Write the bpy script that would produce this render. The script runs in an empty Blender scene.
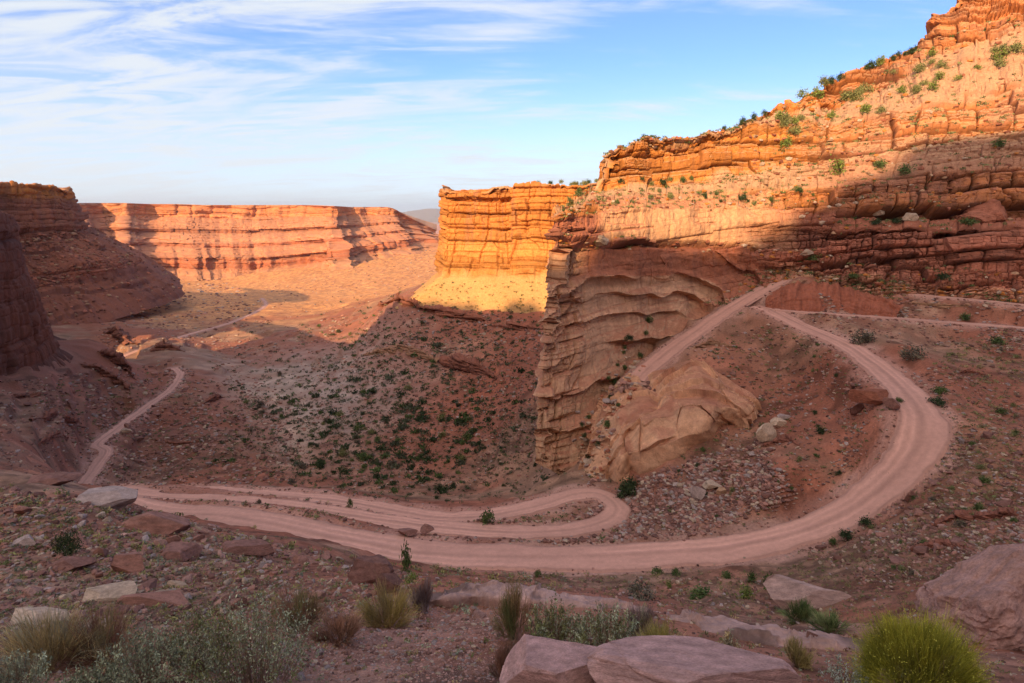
import bpy, math, random
import numpy as np
from mathutils import Vector
R = math.radians
rng = np.random.default_rng(11)
random.seed(5)
scene = bpy.context.scene
COL = scene.collection

# ------------------------------------------------------------------ camera
FPX, Y0 = 569.0, 212.0
PITCH = math.atan((341.5 - Y0) / FPX)
CP, SP = math.cos(PITCH), math.sin(PITCH)
cam_d = bpy.data.cameras.new('camera')
cam = bpy.data.objects.new('camera', cam_d); COL.objects.link(cam)
cam_d.sensor_width = 36.0; cam_d.lens = FPX * 36.0 / 1024.0
cam_d.clip_start = 0.3; cam_d.clip_end = 90000
cam.location = (0, 0, 0); cam.rotation_euler = (R(90) - PITCH, 0, 0)
scene.camera = cam

# ------------------------------------------------------------------ light
SUN_EL, SUN_ROT = 25.5, 203.0            # the sun stands low, behind the camera's left shoulder
w = bpy.data.worlds.new('World'); scene.world = w; w.use_nodes = True
nt = w.node_tree; N = nt.nodes; L = nt.links
N.clear()
def nd(tree, typ, **kw):
    n = tree.nodes.new(typ)
    for k, v in kw.items():
        if k in n.inputs.keys() if isinstance(k, str) else False: n.inputs[k].default_value = v
        else: setattr(n, k, v)
    return n
def mathn(tree, op, a, b=None, c=None, clamp=False):
    n = tree.nodes.new('ShaderNodeMath'); n.operation = op; n.use_clamp = clamp
    for i, v in enumerate((a, b, c)):
        if v is None: continue
        if isinstance(v, (int, float)): n.inputs[i].default_value = v
        else: tree.links.new(v, n.inputs[i])
    return n.outputs[0]
sky = N.new('ShaderNodeTexSky'); sky.sky_type = 'NISHITA'; sky.sun_disc = False
sky.sun_elevation = R(SUN_EL); sky.sun_rotation = R(SUN_ROT)
sky.altitude = 1500; sky.air_density = 1.0; sky.dust_density = 0.6; sky.ozone_density = 2.2
tc = N.new('ShaderNodeTexCoord'); sp = N.new('ShaderNodeSeparateXYZ'); L.new(tc.outputs['Generated'], sp.inputs[0])
X, Y, Z = sp.outputs
zc = mathn(nt, 'ADD', mathn(nt, 'MAXIMUM', Z, 0.0), 0.16)
cx = mathn(nt, 'DIVIDE', X, zc); cy = mathn(nt, 'DIVIDE', Y, zc)
cv = N.new('ShaderNodeCombineXYZ'); L.new(cx, cv.inputs[0]); L.new(cy, cv.inputs[1])
def wnoise(scale, det, rough, dist, sxyz, rot, off=0.0):
    m = N.new('ShaderNodeMapping'); m.inputs['Scale'].default_value = sxyz; m.inputs['Rotation'].default_value = (0, 0, R(rot)); m.inputs['Location'].default_value = (off, off * .7, 0)
    L.new(cv.outputs[0], m.inputs[0])
    t = N.new('ShaderNodeTexNoise'); t.inputs['Scale'].default_value = scale; t.inputs['Detail'].default_value = det
    t.inputs['Roughness'].default_value = rough; t.inputs['Distortion'].default_value = dist
    L.new(m.outputs[0], t.inputs['Vector']); return t.outputs['Fac']
n1 = wnoise(1.25, 9, .60, .7, (0.45, 1.25, 1), -16, 3.1)
n2 = wnoise(0.55, 4, .5, .3, (0.8, 1.0, 1), 10, 7.7)
n3 = wnoise(2.6, 8, .62, 1.5, (0.45, 1.5, 1), -24, 1.3)
s = mathn(nt, 'ADD', mathn(nt, 'MULTIPLY', n1, .75), mathn(nt, 'ADD', mathn(nt, 'MULTIPLY', n2, .40), mathn(nt, 'MULTIPLY', n3, .30)))
# more cloud to the left and low down, thin wisps to the right
bias = mathn(nt, 'ADD', mathn(nt, 'ADD', mathn(nt, 'MULTIPLY', X, -.17), -.10), mathn(nt, 'MULTIPLY', Z, -.30))
bias = mathn(nt, 'ADD', bias, mathn(nt, 'MULTIPLY', mathn(nt, 'MAXIMUM', mathn(nt, 'SUBTRACT', Z, .5), 0.0), 1.0))      # thicker veil overhead, out of view, added to brighten the shade
bias = mathn(nt, 'ADD', bias, mathn(nt, 'MULTIPLY', mathn(nt, 'MINIMUM', Y, 0.0), -.5))                                 # more unseen cloud behind the camera, added as fill
s = mathn(nt, 'ADD', s, bias)
mr = N.new('ShaderNodeMapRange'); mr.interpolation_type = 'SMOOTHSTEP'; mr.inputs['From Min'].default_value = .50; mr.inputs['From Max'].default_value = .74
L.new(s, mr.inputs['Value'])
st3 = N.new('ShaderNodeMapRange'); st3.interpolation_type = 'SMOOTHSTEP'; st3.inputs['From Min'].default_value = .36; st3.inputs['From Max'].default_value = .60; st3.inputs['To Min'].default_value = .30; L.new(n3, st3.inputs['Value'])
cld = mathn(nt, 'MULTIPLY', mr.outputs[0], st3.outputs[0])
hor = N.new('ShaderNodeMapRange'); hor.interpolation_type = 'SMOOTHSTEP'; hor.inputs['From Min'].default_value = .24; hor.inputs['From Max'].default_value = -.02
hor.inputs['To Max'].default_value = .80
L.new(Z, hor.inputs['Value'])
fac = mathn(nt, 'SUBTRACT', 1.0, mathn(nt, 'MULTIPLY', mathn(nt, 'SUBTRACT', 1.0, mathn(nt, 'MULTIPLY', cld, .92)), mathn(nt, 'SUBTRACT', 1.0, hor.outputs[0])))
mix = N.new('ShaderNodeMix'); mix.data_type = 'RGBA'
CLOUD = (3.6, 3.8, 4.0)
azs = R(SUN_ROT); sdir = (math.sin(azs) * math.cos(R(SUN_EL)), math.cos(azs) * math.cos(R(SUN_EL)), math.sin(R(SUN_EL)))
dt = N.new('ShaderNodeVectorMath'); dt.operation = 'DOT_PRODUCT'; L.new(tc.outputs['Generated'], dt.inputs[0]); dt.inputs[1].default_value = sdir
fill_glow = mathn(nt, 'MULTIPLY', mathn(nt, 'POWER', mathn(nt, 'MAXIMUM', dt.outputs['Value'], 0.0), 2.5), 2.3)                # warm glow added round the sun, out of view, to fill the shade
gc = N.new('ShaderNodeVectorMath'); gc.operation = 'SCALE'; gc.inputs[0].default_value = (4.9, 3.4, 2.3); L.new(fill_glow, gc.inputs['Scale'])
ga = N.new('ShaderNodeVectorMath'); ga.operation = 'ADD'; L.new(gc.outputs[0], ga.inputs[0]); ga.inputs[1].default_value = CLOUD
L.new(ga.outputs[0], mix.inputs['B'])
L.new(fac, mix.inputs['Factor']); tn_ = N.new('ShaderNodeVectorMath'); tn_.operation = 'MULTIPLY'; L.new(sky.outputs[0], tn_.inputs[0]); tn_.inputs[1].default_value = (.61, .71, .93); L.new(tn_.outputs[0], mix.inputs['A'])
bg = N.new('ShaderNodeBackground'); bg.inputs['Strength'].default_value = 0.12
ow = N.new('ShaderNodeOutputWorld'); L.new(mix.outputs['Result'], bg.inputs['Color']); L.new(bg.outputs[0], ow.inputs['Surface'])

sd = bpy.data.lights.new('sun', 'SUN'); sun = bpy.data.objects.new('sun', sd); COL.objects.link(sun)
sd.energy = 4.0; sd.angle = R(0.55); sd.color = (1.0, 0.68, 0.36)
az = R(SUN_ROT)
LD = Vector((-math.sin(az) * math.cos(R(SUN_EL)), -math.cos(az) * math.cos(R(SUN_EL)), -math.sin(R(SUN_EL))))   # the way the light travels
sun.rotation_euler = LD.to_track_quat('-Z', 'Y').to_euler()
scene.view_settings.view_transform = 'Standard'; scene.view_settings.look = 'None'
scene.view_settings.gamma = 1.0; scene.view_settings.use_curve_mapping = False
scene.view_settings.exposure = 1.0

# ------------------------------------------------------------------ maths
def ratio(py):                                    # z / Y of the ray through image row py
    v = (341.5 - py) / FPX
    return (v * CP - SP) / (CP + v * SP)
def uu(px, py):                                   # x / Y of the ray
    v = (341.5 - py) / FPX
    return ((px - 512.0) / FPX) / (CP + v * SP)
def at(px, py, Yd):
    return np.array([uu(px, py) * Yd, Yd, ratio(py) * Yd])
def project(P):
    P = np.asarray(P); dep = P[..., 1] * CP - P[..., 2] * SP
    upc = P[..., 1] * SP + P[..., 2] * CP
    return 512 + FPX * P[..., 0] / dep, 341.5 - FPX * upc / dep
TAB = np.random.default_rng(3).random((256, 256)).astype(np.float32)
def rnd(i, j=0, seed=0):
    i = np.asarray(i).astype(np.int64); j = np.asarray(j).astype(np.int64)
    return TAB[(i * 37 + j * 101 + seed * 59 + (i >> 8) * 13) & 255, (j * 71 + i * 29 + seed * 83 + 7) & 255]
def vn(x, y, seed=0):
    x = np.asarray(x, np.float64) + seed * 17.31; y = np.asarray(y, np.float64) + seed * 31.77
    xi = np.floor(x); yi = np.floor(y); fx = x - xi; fy = y - yi
    fx = fx * fx * fx * (fx * (fx * 6 - 15) + 10); fy = fy * fy * fy * (fy * (fy * 6 - 15) + 10)
    xi = xi.astype(np.int64) & 255; yi = yi.astype(np.int64) & 255; x1 = (xi + 1) & 255; y1 = (yi + 1) & 255
    a = TAB[xi, yi]; b = TAB[x1, yi]; c = TAB[xi, y1]; d = TAB[x1, y1]
    return (a + (b - a) * fx + (c - a) * fy + (a - b - c + d) * fx * fy) * 2 - 1
def fbm(x, y, octs=4, gain=.5, seed=0):
    s_ = 0; a = 1.0; t = 0
    for o in range(octs):
        s_ = s_ + a * vn(x * 2 ** o * 1.03 ** o + o * 5.2, y * 2 ** o + o * 9.1, seed + o); t += a; a *= gain
    return s_ / t
def sst(a, b, x):
    t = np.clip((x - a) / (b - a), 0, 1); return t * t * (3 - 2 * t)

# ------------------------------------------------------------------ mesh helpers
def mesh_from(name, V, F, cols=None, smooth=True, nper=4):
    V = np.ascontiguousarray(V, np.float32); F = np.ascontiguousarray(F, np.int32)
    me = bpy.data.meshes.new(name)
    me.vertices.add(len(V)); me.vertices.foreach_set('co', V.ravel())
    k = F.shape[1]; n = len(F)
    me.loops.add(n * k); me.loops.foreach_set('vertex_index', F.ravel())
    me.polygons.add(n); me.polygons.foreach_set('loop_start', np.arange(0, n * k, k, dtype=np.int32))
    me.polygons.foreach_set('loop_total', np.full(n, k, np.int32))
    me.polygons.foreach_set('use_smooth', np.full(n, smooth, bool))
    if cols is not None:
        at_ = me.attributes.new('tone', 'FLOAT_COLOR', 'POINT')
        c4 = np.ones((len(V), 4), np.float32); c4[:, :3] = cols
        at_.data.foreach_set('color', c4.ravel())
    me.update(calc_edges=True); me.validate()
    return me
def link(name, me, mat, parent=None, label=None, cat=None, group=None, kind=None):
    o = bpy.data.objects.new(name, me); COL.objects.link(o)
    if mat is not None and me is not None and len(me.materials) == 0: me.materials.append(mat)
    if parent is not None: o.parent = parent
    tag(o, label, cat, group, kind); return o
def tag(o, label=None, cat=None, group=None, kind=None):
    if label: o['label'] = label
    if cat: o['category'] = cat
    if group: o['group'] = group
    if kind: o['kind'] = kind
def grid_faces(nv, nu):
    i = np.arange(nv - 1)[:, None] * nu + np.arange(nu - 1)[None, :]
    return np.stack([i, i + 1, i + nu + 1, i + nu], -1).reshape(-1, 4)

# ------------------------------------------------------------------ materials
def mat_tone(name, rough=.95, var=.18, nscale=3.0, bump=.3, bscale=2.0, bdist=.08, fine=22.0, trans=0.0):
    m = bpy.data.materials.new(name); m.use_nodes = True; t = m.node_tree; b = t.nodes['Principled BSDF']
    b.inputs['Roughness'].default_value = rough; b.inputs['Specular IOR Level'].default_value = .15
    a = t.nodes.new('ShaderNodeAttribute'); a.attribute_name = 'tone'
    co = t.nodes.new('ShaderNodeTexCoord')
    n1_ = t.nodes.new('ShaderNodeTexNoise'); n1_.inputs['Scale'].default_value = nscale; n1_.inputs['Detail'].default_value = 6; n1_.inputs['Roughness'].default_value = .65
    t.links.new(co.outputs['Object'], n1_.inputs['Vector'])
    mr_ = t.nodes.new('ShaderNodeMapRange'); mr_.inputs['From Min'].default_value = .3; mr_.inputs['From Max'].default_value = .7
    mr_.inputs['To Min'].default_value = 1 - var; mr_.inputs['To Max'].default_value = 1 + var
    t.links.new(n1_.outputs['Fac'], mr_.inputs['Value'])
    n4_ = t.nodes.new('ShaderNodeTexNoise'); n4_.inputs['Scale'].default_value = nscale * 7; n4_.inputs['Detail'].default_value = 8; n4_.inputs['Roughness'].default_value = .75
    t.links.new(co.outputs['Object'], n4_.inputs['Vector'])
    m4_ = t.nodes.new('ShaderNodeMapRange'); m4_.inputs['From Min'].default_value = .32; m4_.inputs['From Max'].default_value = .68; m4_.inputs['To Min'].default_value = 1 - var * 1.1; m4_.inputs['To Max'].default_value = 1 + var * 1.1
    t.links.new(n4_.outputs['Fac'], m4_.inputs['Value']); mm_ = mathn(t, 'MULTIPLY', mr_.outputs[0], m4_.outputs[0])
    vm = t.nodes.new('ShaderNodeVectorMath'); vm.operation = 'SCALE'
    t.links.new(a.outputs['Color'], vm.inputs[0]); t.links.new(mm_, vm.inputs['Scale'])
    t.links.new(vm.outputs[0], b.inputs['Base Color'])
    if bump > 0:
        n2_ = t.nodes.new('ShaderNodeTexNoise'); n2_.inputs['Scale'].default_value = bscale; n2_.inputs['Detail'].default_value = 11; n2_.inputs['Roughness'].default_value = .74
        t.links.new(co.outputs['Object'], n2_.inputs['Vector'])
        bp = t.nodes.new('ShaderNodeBump'); bp.inputs['Strength'].default_value = bump; bp.inputs['Distance'].default_value = bdist
        t.links.new(n2_.outputs['Fac'], bp.inputs['Height']); t.links.new(bp.outputs[0], b.inputs['Normal'])
    return m
M_GROUND = mat_tone('desert_soil', nscale=2.2, var=.28, bump=.6, bscale=3.5, bdist=.12)
M_WALL = mat_tone('layered_sandstone', nscale=.9, var=.2, bump=.5, bscale=1.3, bdist=.35)
M_FARROCK = mat_tone('far_sandstone', nscale=.03, var=.14, bump=.4, bscale=.05, bdist=8)
M_ROAD = mat_tone('packed_dirt', nscale=1.3, var=.10, bump=.35, bscale=5, bdist=.05)
M_ROCK = mat_tone('boulder_stone', nscale=5, var=.30, bump=.8, bscale=11.0, bdist=.05)
M_LEAF = mat_tone('leaves', rough=.8, nscale=1.5, var=.25, bump=0)
M_TWIG = mat_tone('twigs', rough=.9, nscale=4, var=.2, bump=0)

RED = np.array([.27, .100, .061]); DARKRED = np.array([.18, .070, .047]); TAN = np.array([.38, .225, .135])
ORANGE = np.array([.46, .175, .045]); PALE = np.array([.50, .36, .26]); PINK = np.array([.50, .28, .22]); GREY = np.array([.34, .26, .22])
VARN = np.array([.16, .075, .055]); DUST = np.array([.245, .137, .090])

# ------------------------------------------------------------------ ROADS (centre lines as image row/column + distance)
def spline(P, step):
    P = np.array(P, float); out = []
    Q = np.vstack([2 * P[0] - P[1], P, 2 * P[-1] - P[-2]])
    for i in range(1, len(Q) - 2):
        p0, p1, p2, p3 = Q[i - 1], Q[i], Q[i + 1], Q[i + 2]
        n = max(2, int(np.linalg.norm(p2 - p1) / step))
        t = np.linspace(0, 1, n, endpoint=False)[:, None]
        out.append(.5 * (2 * p1 + (p2 - p0) * t + (2 * p0 - 5 * p1 + 4 * p2 - p3) * t * t + (3 * p1 - p0 - 3 * p2 + p3) * t ** 3))
    out.append(P[-1:]); return np.vstack(out)
RD = {
 'main': ([(758,306,171),(772,311,166),(800,325,153),(845,345,134),(885,372,113),(915,402,97),(924,428,90),(908,460,86),(872,494,84.5),(820,524,83.5),(755,543,82),(680,553,81.5),(600,557,81.5),(500,556,82),(420,551,83.5),(340,537,87),(270,522,93),(215,514,98),(165,512,101),(125,505,104),(100,497,109),(120,493,113),(150,497,111.5)], 3.7),
 'lower': ([(120,493,113),(150,497,111.5),(220,500,109),(300,508,105.5),(370,519,101.5),(450,528,98.5),(520,532,97),(575,529,98),(608,520,101.5),(617,507,106),(600,494,111.5),(575,494,112),(540,505,108),(490,515,105),(440,517,104.5),(390,510,107.5),(340,502,111),(270,495,116)], 2.7),
 'valley': ([(270,495,116),(200,490,126),(120,492,138),(84,488,152),(94,470,172),(106,452,190),(98,444,200),(118,428,222),(150,404,262),(172,388,300),(180,374,335),(174,368,352)], 2.5),
 'basin': ([(110,362,400),(140,350,440),(190,334,540),(235,321,650),(265,306,850),(262,298,1000)], 2.6),
 'bench': ([(758,306,171),(790,311,166),(840,315,160),(890,318,157),(940,322,154),(1024,328,150),(1130,338,145)], 1.9),
 'ramp': ([(792,273,185),(770,286,180),(740,303,173.5),(690,336,161),(655,362,151),(636,380,144)], 3.2),
 'upper': ([(850,286,181),(880,290,176),(930,296,170),(985,301,164),(1060,309,157)], 2.0),
}
ROADS = {}
for k, (pts, hw) in RD.items():
    ROADS[k] = (spline([at(*p) for p in pts], .8 if k != 'basin' else 3.0), hw)

# ------------------------------------------------------------------ GROUND height field
cpts = []
def C(*pts):
    for p in pts:
        q = at(*p); cpts.append((q[0] / q[1], math.log(q[1]), q[2] / q[1]))
def CZ(u, Yd, z): cpts.append((u, math.log(Yd), z / Yd))
for k, (P, hw) in ROADS.items():
    idx = np.linspace(0, len(P) - 1, {'main': 26, 'lower': 22, 'valley': 12, 'basin': 6, 'bench': 5, 'upper': 4, 'ramp': 6}[k]).astype(int)
    for q in P[idx]: cpts.append((q[0] / q[1], math.log(q[1]), q[2] / q[1]))
# foreground knoll
C((-130,690,9),(-130,640,14),(-130,590,25),(-130,540,40),(-130,495,55),
  (0,683,9),(0,640,13),(0,600,22),(0,560,33),(0,520,44),(0,486,54),(75,486,58),
  (150,683,8.5),(150,640,12.5),(150,600,21),(150,560,33),(150,525,52),(130,503,60),
  (300,683,8),(300,640,11.5),(300,600,19),(300,572,33),(300,548,58),(220,540,52),
  (450,683,7.5),(450,640,10.5),(450,605,15),(445,594,17),(440,586,55),(430,574,70),
  (600,683,7),(600,640,10.2),(600,612,14),(600,603,16),(600,594,56),(600,578,70),
  (750,683,7),(750,655,9.5),(760,637,12),(770,622,46),(750,592,62),(740,572,72),
  (900,683,6.5),(900,662,9.5),(900,646,12.5),(890,622,36),(880,585,54),(860,550,69),
  (1024,690,6.5),(1024,662,10),(1024,640,12),(1060,610,26),(1000,565,48),(1150,690,7),(1150,640,14),(1150,560,42),
  (990,510,64),(985,460,78),(990,410,100),(985,365,126),(1000,340,142),(1120,450,75),(1120,380,115))
for u in (-1.6, -1, -.4, .2, .8, 1.6): CZ(u, 3.2, -3.7)
# bowl inside the big bend and the spur's slope
C((840,440,98),(850,400,113),(820,360,135),(790,470,94),(700,520,91),(640,525,92),(700,480,103),(760,440,113),(755,380,136),(770,345,149),(660,505,99),(650,480,110),(600,475,122),
  (785,279,182),(740,303,173),(690,336,161),(645,370,149),(622,397,143),(606,440,133),(715,345,150),(880,330,150),(940,345,141))
# gully and the far slope under the butte
C((330,480,178),(400,488,168),(470,488,158),(530,480,150),(560,470,138),(250,478,178),(450,450,208),(350,440,222),(520,440,176),(300,400,300),(400,400,275),(480,400,250),(535,400,210),(250,372,385),
  (480,350,330),(540,340,300),(420,350,345),(200,345,480),(300,335,500),(360,330,470),(400,300,430),(440,308,402),(500,314,385),(560,314,370),(320,312,760),(380,300,640))
# basin
C((300,302,1000),(400,286,1300),(350,284,1600),(430,262,2300),(290,274,2150),(230,287,1900),(180,287,1750),(150,284,1500),(330,268,2300),(440,246,3300),(400,254,2700),(200,305,900),(240,294,1300),(110,305,760))
# left slope
C((100,345,330),(57,358,262),(0,378,200),(0,430,140),(50,400,190),(100,385,270),(150,380,330),(130,430,240),(60,440,165),(200,430,230),(180,480,180),(0,468,102),(60,478,125),(-130,420,110),(-130,470,80),(150,340,430),(40,345,340))
# under the walls, out of sight
for u in (.25, .5, .8, 1.2, 1.6): CZ(u, 260, -40); CZ(u, 420, -70); CZ(u, 900, -130); CZ(u, 3000, -230)
for u in (-1.6, -1.2): CZ(u, 150, -50); CZ(u, 300, -70); CZ(u, 700, -110); CZ(u, 3000, -230)
CZ(-.8, 800, -105); CZ(.1, 700, -110); CZ(-.1, 5000, -270)
for u in (-1.6, -.8, -.2, 0, .8, 1.6): CZ(u, 9000, -350); CZ(u, 50000, -420)
cp = np.array(cpts)
US = 2.2
def tps_fit(cp, lam=2e-4):
    X_ = np.stack([cp[:, 0] * US, cp[:, 1]], 1); n = len(X_)
    d = np.linalg.norm(X_[:, None] - X_[None], axis=-1)
    K = np.where(d > 0, d * d * np.log(np.maximum(d, 1e-9)), 0) + lam * np.eye(n)
    Pm = np.hstack([np.ones((n, 1)), X_])
    A = np.block([[K, Pm], [Pm.T, np.zeros((3, 3))]])
    sol = np.linalg.solve(A, np.concatenate([cp[:, 2], np.zeros(3)]))
    return X_, sol
TX, TS = tps_fit(cp)
def tps_eval(u, v):
    q = np.stack([u.ravel() * US, v.ravel()], 1); out = np.zeros(len(q))
    for i in range(0, len(q), 20000):
        d2 = ((q[i:i + 20000, None] - TX[None]) ** 2).sum(-1)
        out[i:i + 20000] = (.5 * d2 * np.log(np.maximum(d2, 1e-18))) @ TS[:len(TX)] + TS[len(TX)] + q[i:i + 20000] @ TS[len(TX) + 1:]
    return out.reshape(u.shape)
GU = np.concatenate([np.linspace(-1.75, -1.02, 60, endpoint=False), np.linspace(-1.02, 1.02, 960, endpoint=False), np.linspace(1.02, 1.75, 60)])
GV = np.concatenate([np.linspace(math.log(3.0), math.log(600), 860, endpoint=False), np.linspace(math.log(600), math.log(5000), 190, endpoint=False), np.linspace(math.log(5000), math.log(60000), 30)])
cu = np.linspace(-1.75, 1.75, 150); cvv = np.linspace(math.log(3.0), math.log(60000), 240)
coarse = tps_eval(*np.meshgrid(cu, cvv))
def bil(A, xs, ys, x, y):
    i = np.clip(np.searchsorted(xs, x) - 1, 0, len(xs) - 2); j = np.clip(np.searchsorted(ys, y) - 1, 0, len(ys) - 2)
    fx = np.clip((x - xs[i]) / (xs[i + 1] - xs[i]), 0, 1); fy = np.clip((y - ys[j]) / (ys[j + 1] - ys[j]), 0, 1)
    return A[j, i] * (1 - fx) * (1 - fy) + A[j, i + 1] * fx * (1 - fy) + A[j + 1, i] * (1 - fx) * fy + A[j + 1, i + 1] * fx * fy
gu, gv = np.meshgrid(GU, GV)
GY = np.exp(gv); GX = gu * GY
GZ = bil(coarse, cu, cvv, gu, gv) * GY
# roughness, every wavelength only where the mesh can carry it
cell = GY * .0055
rough = np.zeros_like(GZ)
for k, lam in enumerate((.35, .8, 1.9, 4.3, 10, 23, 55, 130)):
    wgt = sst(1.6, 3.2, lam / cell) * (1 if lam < 30 else .55)
    amp = (.05 if lam > 12 else .085) * lam * (1.0 if lam > 1 else .8)
    n_ = vn(GX / lam, GY / lam, 20 + k)
    if lam > 3: n_ = .5 * n_ + .5 * (1 - 2 * np.abs(vn(GX / lam * .8 + 9, GY / lam * .8, 40 + k)))
    rough += wgt * amp * n_ * sst(.5 * lam, 3.5 * lam, GY)
far = sst(500, 2500, GY)
GZ = GZ + rough * (1 - .3 * far)
# small ledges: terrace the ground where bedrock crops out
outc = sst(.10, .45, vn(GX / 38, GY / 38, 61) + .4 * vn(GX / 13, GY / 13, 62)) * sst(100, 170, GY)
stp = 5.5
zz = GZ + 2.0 * vn(GX / 30, GY / 30, 63); fr = zz / stp - np.floor(zz / stp)
GZ = GZ + outc * stp * (sst(.36, .64, fr) - fr) * .75
# road bed
RDIST = np.full(GZ.shape, 99.0); RZ = np.zeros_like(GZ); RHW = np.full(GZ.shape, 3.0)
for k, (P, hw) in ROADS.items():
    rad = hw + 9
    for q in P[::1]:
        j0, j1 = np.searchsorted(GV, (math.log(max(3.1, q[1] - rad)), math.log(q[1] + rad)))
        i0, i1 = np.searchsorted(GU, ((q[0] - rad) / q[1] - .01, (q[0] + rad) / q[1] + .01))
        if j1 <= j0 or i1 <= i0: continue
        sl = np.s_[j0:j1, i0:i1]
        d = np.hypot(GX[sl] - q[0], GY[sl] - q[1])
        better = (d - hw) < (RDIST[sl] - RHW[sl])
        RDIST[sl] = np.where(better, d, RDIST[sl]); RZ[sl] = np.where(better, q[2], RZ[sl]); RHW[sl] = np.where(better, hw, RHW[sl])
e = RDIST - RHW
mrd = 1 - sst(.4, 7.0, e)
GZ = GZ * (1 - mrd) + (RZ - .22 + .28 * rough * sst(-.2, 3, e)) * mrd
berm = np.exp(-((e - .9) / .6) ** 2) * (.22 + .2 * vn(GX / 2.2, GY / 2.2, 77)) * (RDIST < 90)
GZ = GZ + np.where(GY < 260, berm, 0)
GPX, GPY = project(np.stack([GX, GY, GZ], -1))
def ground_z(x, y):
    return bil(GZ, GU, GV, np.asarray(x / y), np.log(np.asarray(y)))
def hit(px, py, ymin=3.5, ymax=4000):             # first ground met by the ray through (px, py)
    u = uu(px, py); col_ = np.clip(np.searchsorted(GU, u), 1, len(GU) - 1)
    j0 = np.searchsorted(GV, math.log(ymin)); j1 = np.searchsorted(GV, math.log(ymax))
    rr = GZ[j0:j1, col_] / GY[j0:j1, col_]
    k = np.nonzero(rr >= ratio(py))[0]
    if len(k) == 0: return None
    Yd = GY[j0 + k[0], col_]
    return np.array([u * Yd, Yd, float(ground_z(u * Yd, Yd))])
# ground colour: soils, stains and dust as they lie in the land
def blob(px, py, rx, ry):                         # a soil patch, centred where that spot of land is
    h = hit(px, py) ; hu, hv = h[0] / h[1], math.log(h[1])
    h2 = hit(px, py + ry); sv = max(.03, abs(hv - math.log(h2[1]))) if h2 is not None else .3
    return np.exp(-(((gu - hu) / (rx / FPX)) ** 2 + ((gv - hv) / sv) ** 2))
nA = fbm(GX / 9, GY / 9, 4, .55, 5)[..., None]; nB = fbm(GX / 55, GY / 55, 3, .5, 8)[..., None]; nC = vn(GX / 1.3, GY / 1.3, 9)[..., None]
tone = RED * 1.0 + (DUST - RED) * sst(-.25, .45, nB + .5 * nA)
def paint(mask, c, k=1.0):
    global tone
    m_ = np.clip(mask * k, 0, 1)[..., None] * np.clip(.75 + .6 * nA, 0, 1)
    tone = tone * (1 - m_) + c * m_
paint(blob(340, 400, 90, 45), GREY * 1.1, .9); paint(blob(290, 375, 80, 25), GREY, .7); paint(blob(300, 440, 22, 40), PALE * 1.0, .55); paint(blob(260, 400, 35, 28), PALE * .95, .5)
paint(blob(470, 400, 45, 16), RED * np.array([1.25, 1.0, .85]), .9); paint(blob(430, 440, 60, 40), RED * 1.05, .6)
paint(blob(500, 350, 70, 20), RED * np.array([1.3, 1.1, 1.0]), .7)
paint(blob(90, 410, 120, 60), DARKRED * 1.15, .9); paint(blob(180, 440, 60, 40), DARKRED * 1.1, .7)
paint(blob(730, 380, 60, 60), RED * np.array([1.12, 1.0, .95]), .9); paint(blob(700, 500, 90, 30), DARKRED * 1.1, .9)
paint(blob(960, 480, 80, 60), DUST * np.array([.95, .98, .85]), .7); paint(blob(990, 520, 60, 22), DARKRED, .7)
paint(blob(380, 650, 110, 40), PINK * .85, .8)
basin = sst(520, 820, GY + 120 * nB[..., 0]); paint(basin[...], np.array([.60, .275, .10]), .95)
paint(sst(7000, 12000, GY), np.array([.34, .27, .22]), .9)
rdm = (1 - sst(.5, 3.2, e + 1.1 * vn(GX / 3, GY / 3, 14))) * (RDIST < 90)
paint(rdm, PINK * .92, .75)
paint(outc * sst(.5, 1.0, np.abs(sst(.36, .64, fr) - .5) * -2 + 1.0), DARKRED * 1.05, .7)
pix = GY / FPX                                     # rough metres per pixel: stones and crusts of every size mottle the soil
mott = vn(GX / 1.1, GY / 1.1, 91) * sst(1.2, 3, 1.1 / cell) + vn(GX / 2.7, GY / 2.7, 92) * sst(1.2, 3, 2.7 / cell) + .8 * vn(GX / .4, GY / .4, 93) * sst(1.2, 3, .4 / cell) + .8 * vn(GX / 7, GY / 7, 94)
stony = sst(.35, .9, mott + .35 * nB[..., 0]) * (1 - rdm); dark_ = sst(.35, .9, -mott + .3 * nA[..., 0]) * (1 - rdm)
tone = tone * (1 + .18 * nA) * (1 + .38 * stony[..., None]) * (1 - .42 * dark_[..., None])
gme = mesh_from('ground', np.stack([GX, GY, GZ], -1).reshape(-1, 3), grid_faces(len(GV), len(GU)), np.clip(tone, .02, .8).reshape(-1, 3))
link('ground', gme, M_GROUND, kind='structure')
# ground under and behind the viewpoint
bx = np.linspace(-520, 420, 60); by = np.linspace(-620, 3.02, 40)
BX, BY = np.meshgrid(bx, by); BZ = -3.9 - .06 * np.abs(BX) + 1.2 * vn(BX / 14, BY / 14, 3) * sst(3, -30, BY) - .25 - .4 * sst(2, 4, np.abs(BX)) * 1.0
link('ground', mesh_from('ground_back', np.stack([BX, BY, BZ], -1).reshape(-1, 3), grid_faces(40, 60), np.tile(RED, (2400, 1))), M_GROUND, kind='structure')

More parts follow.
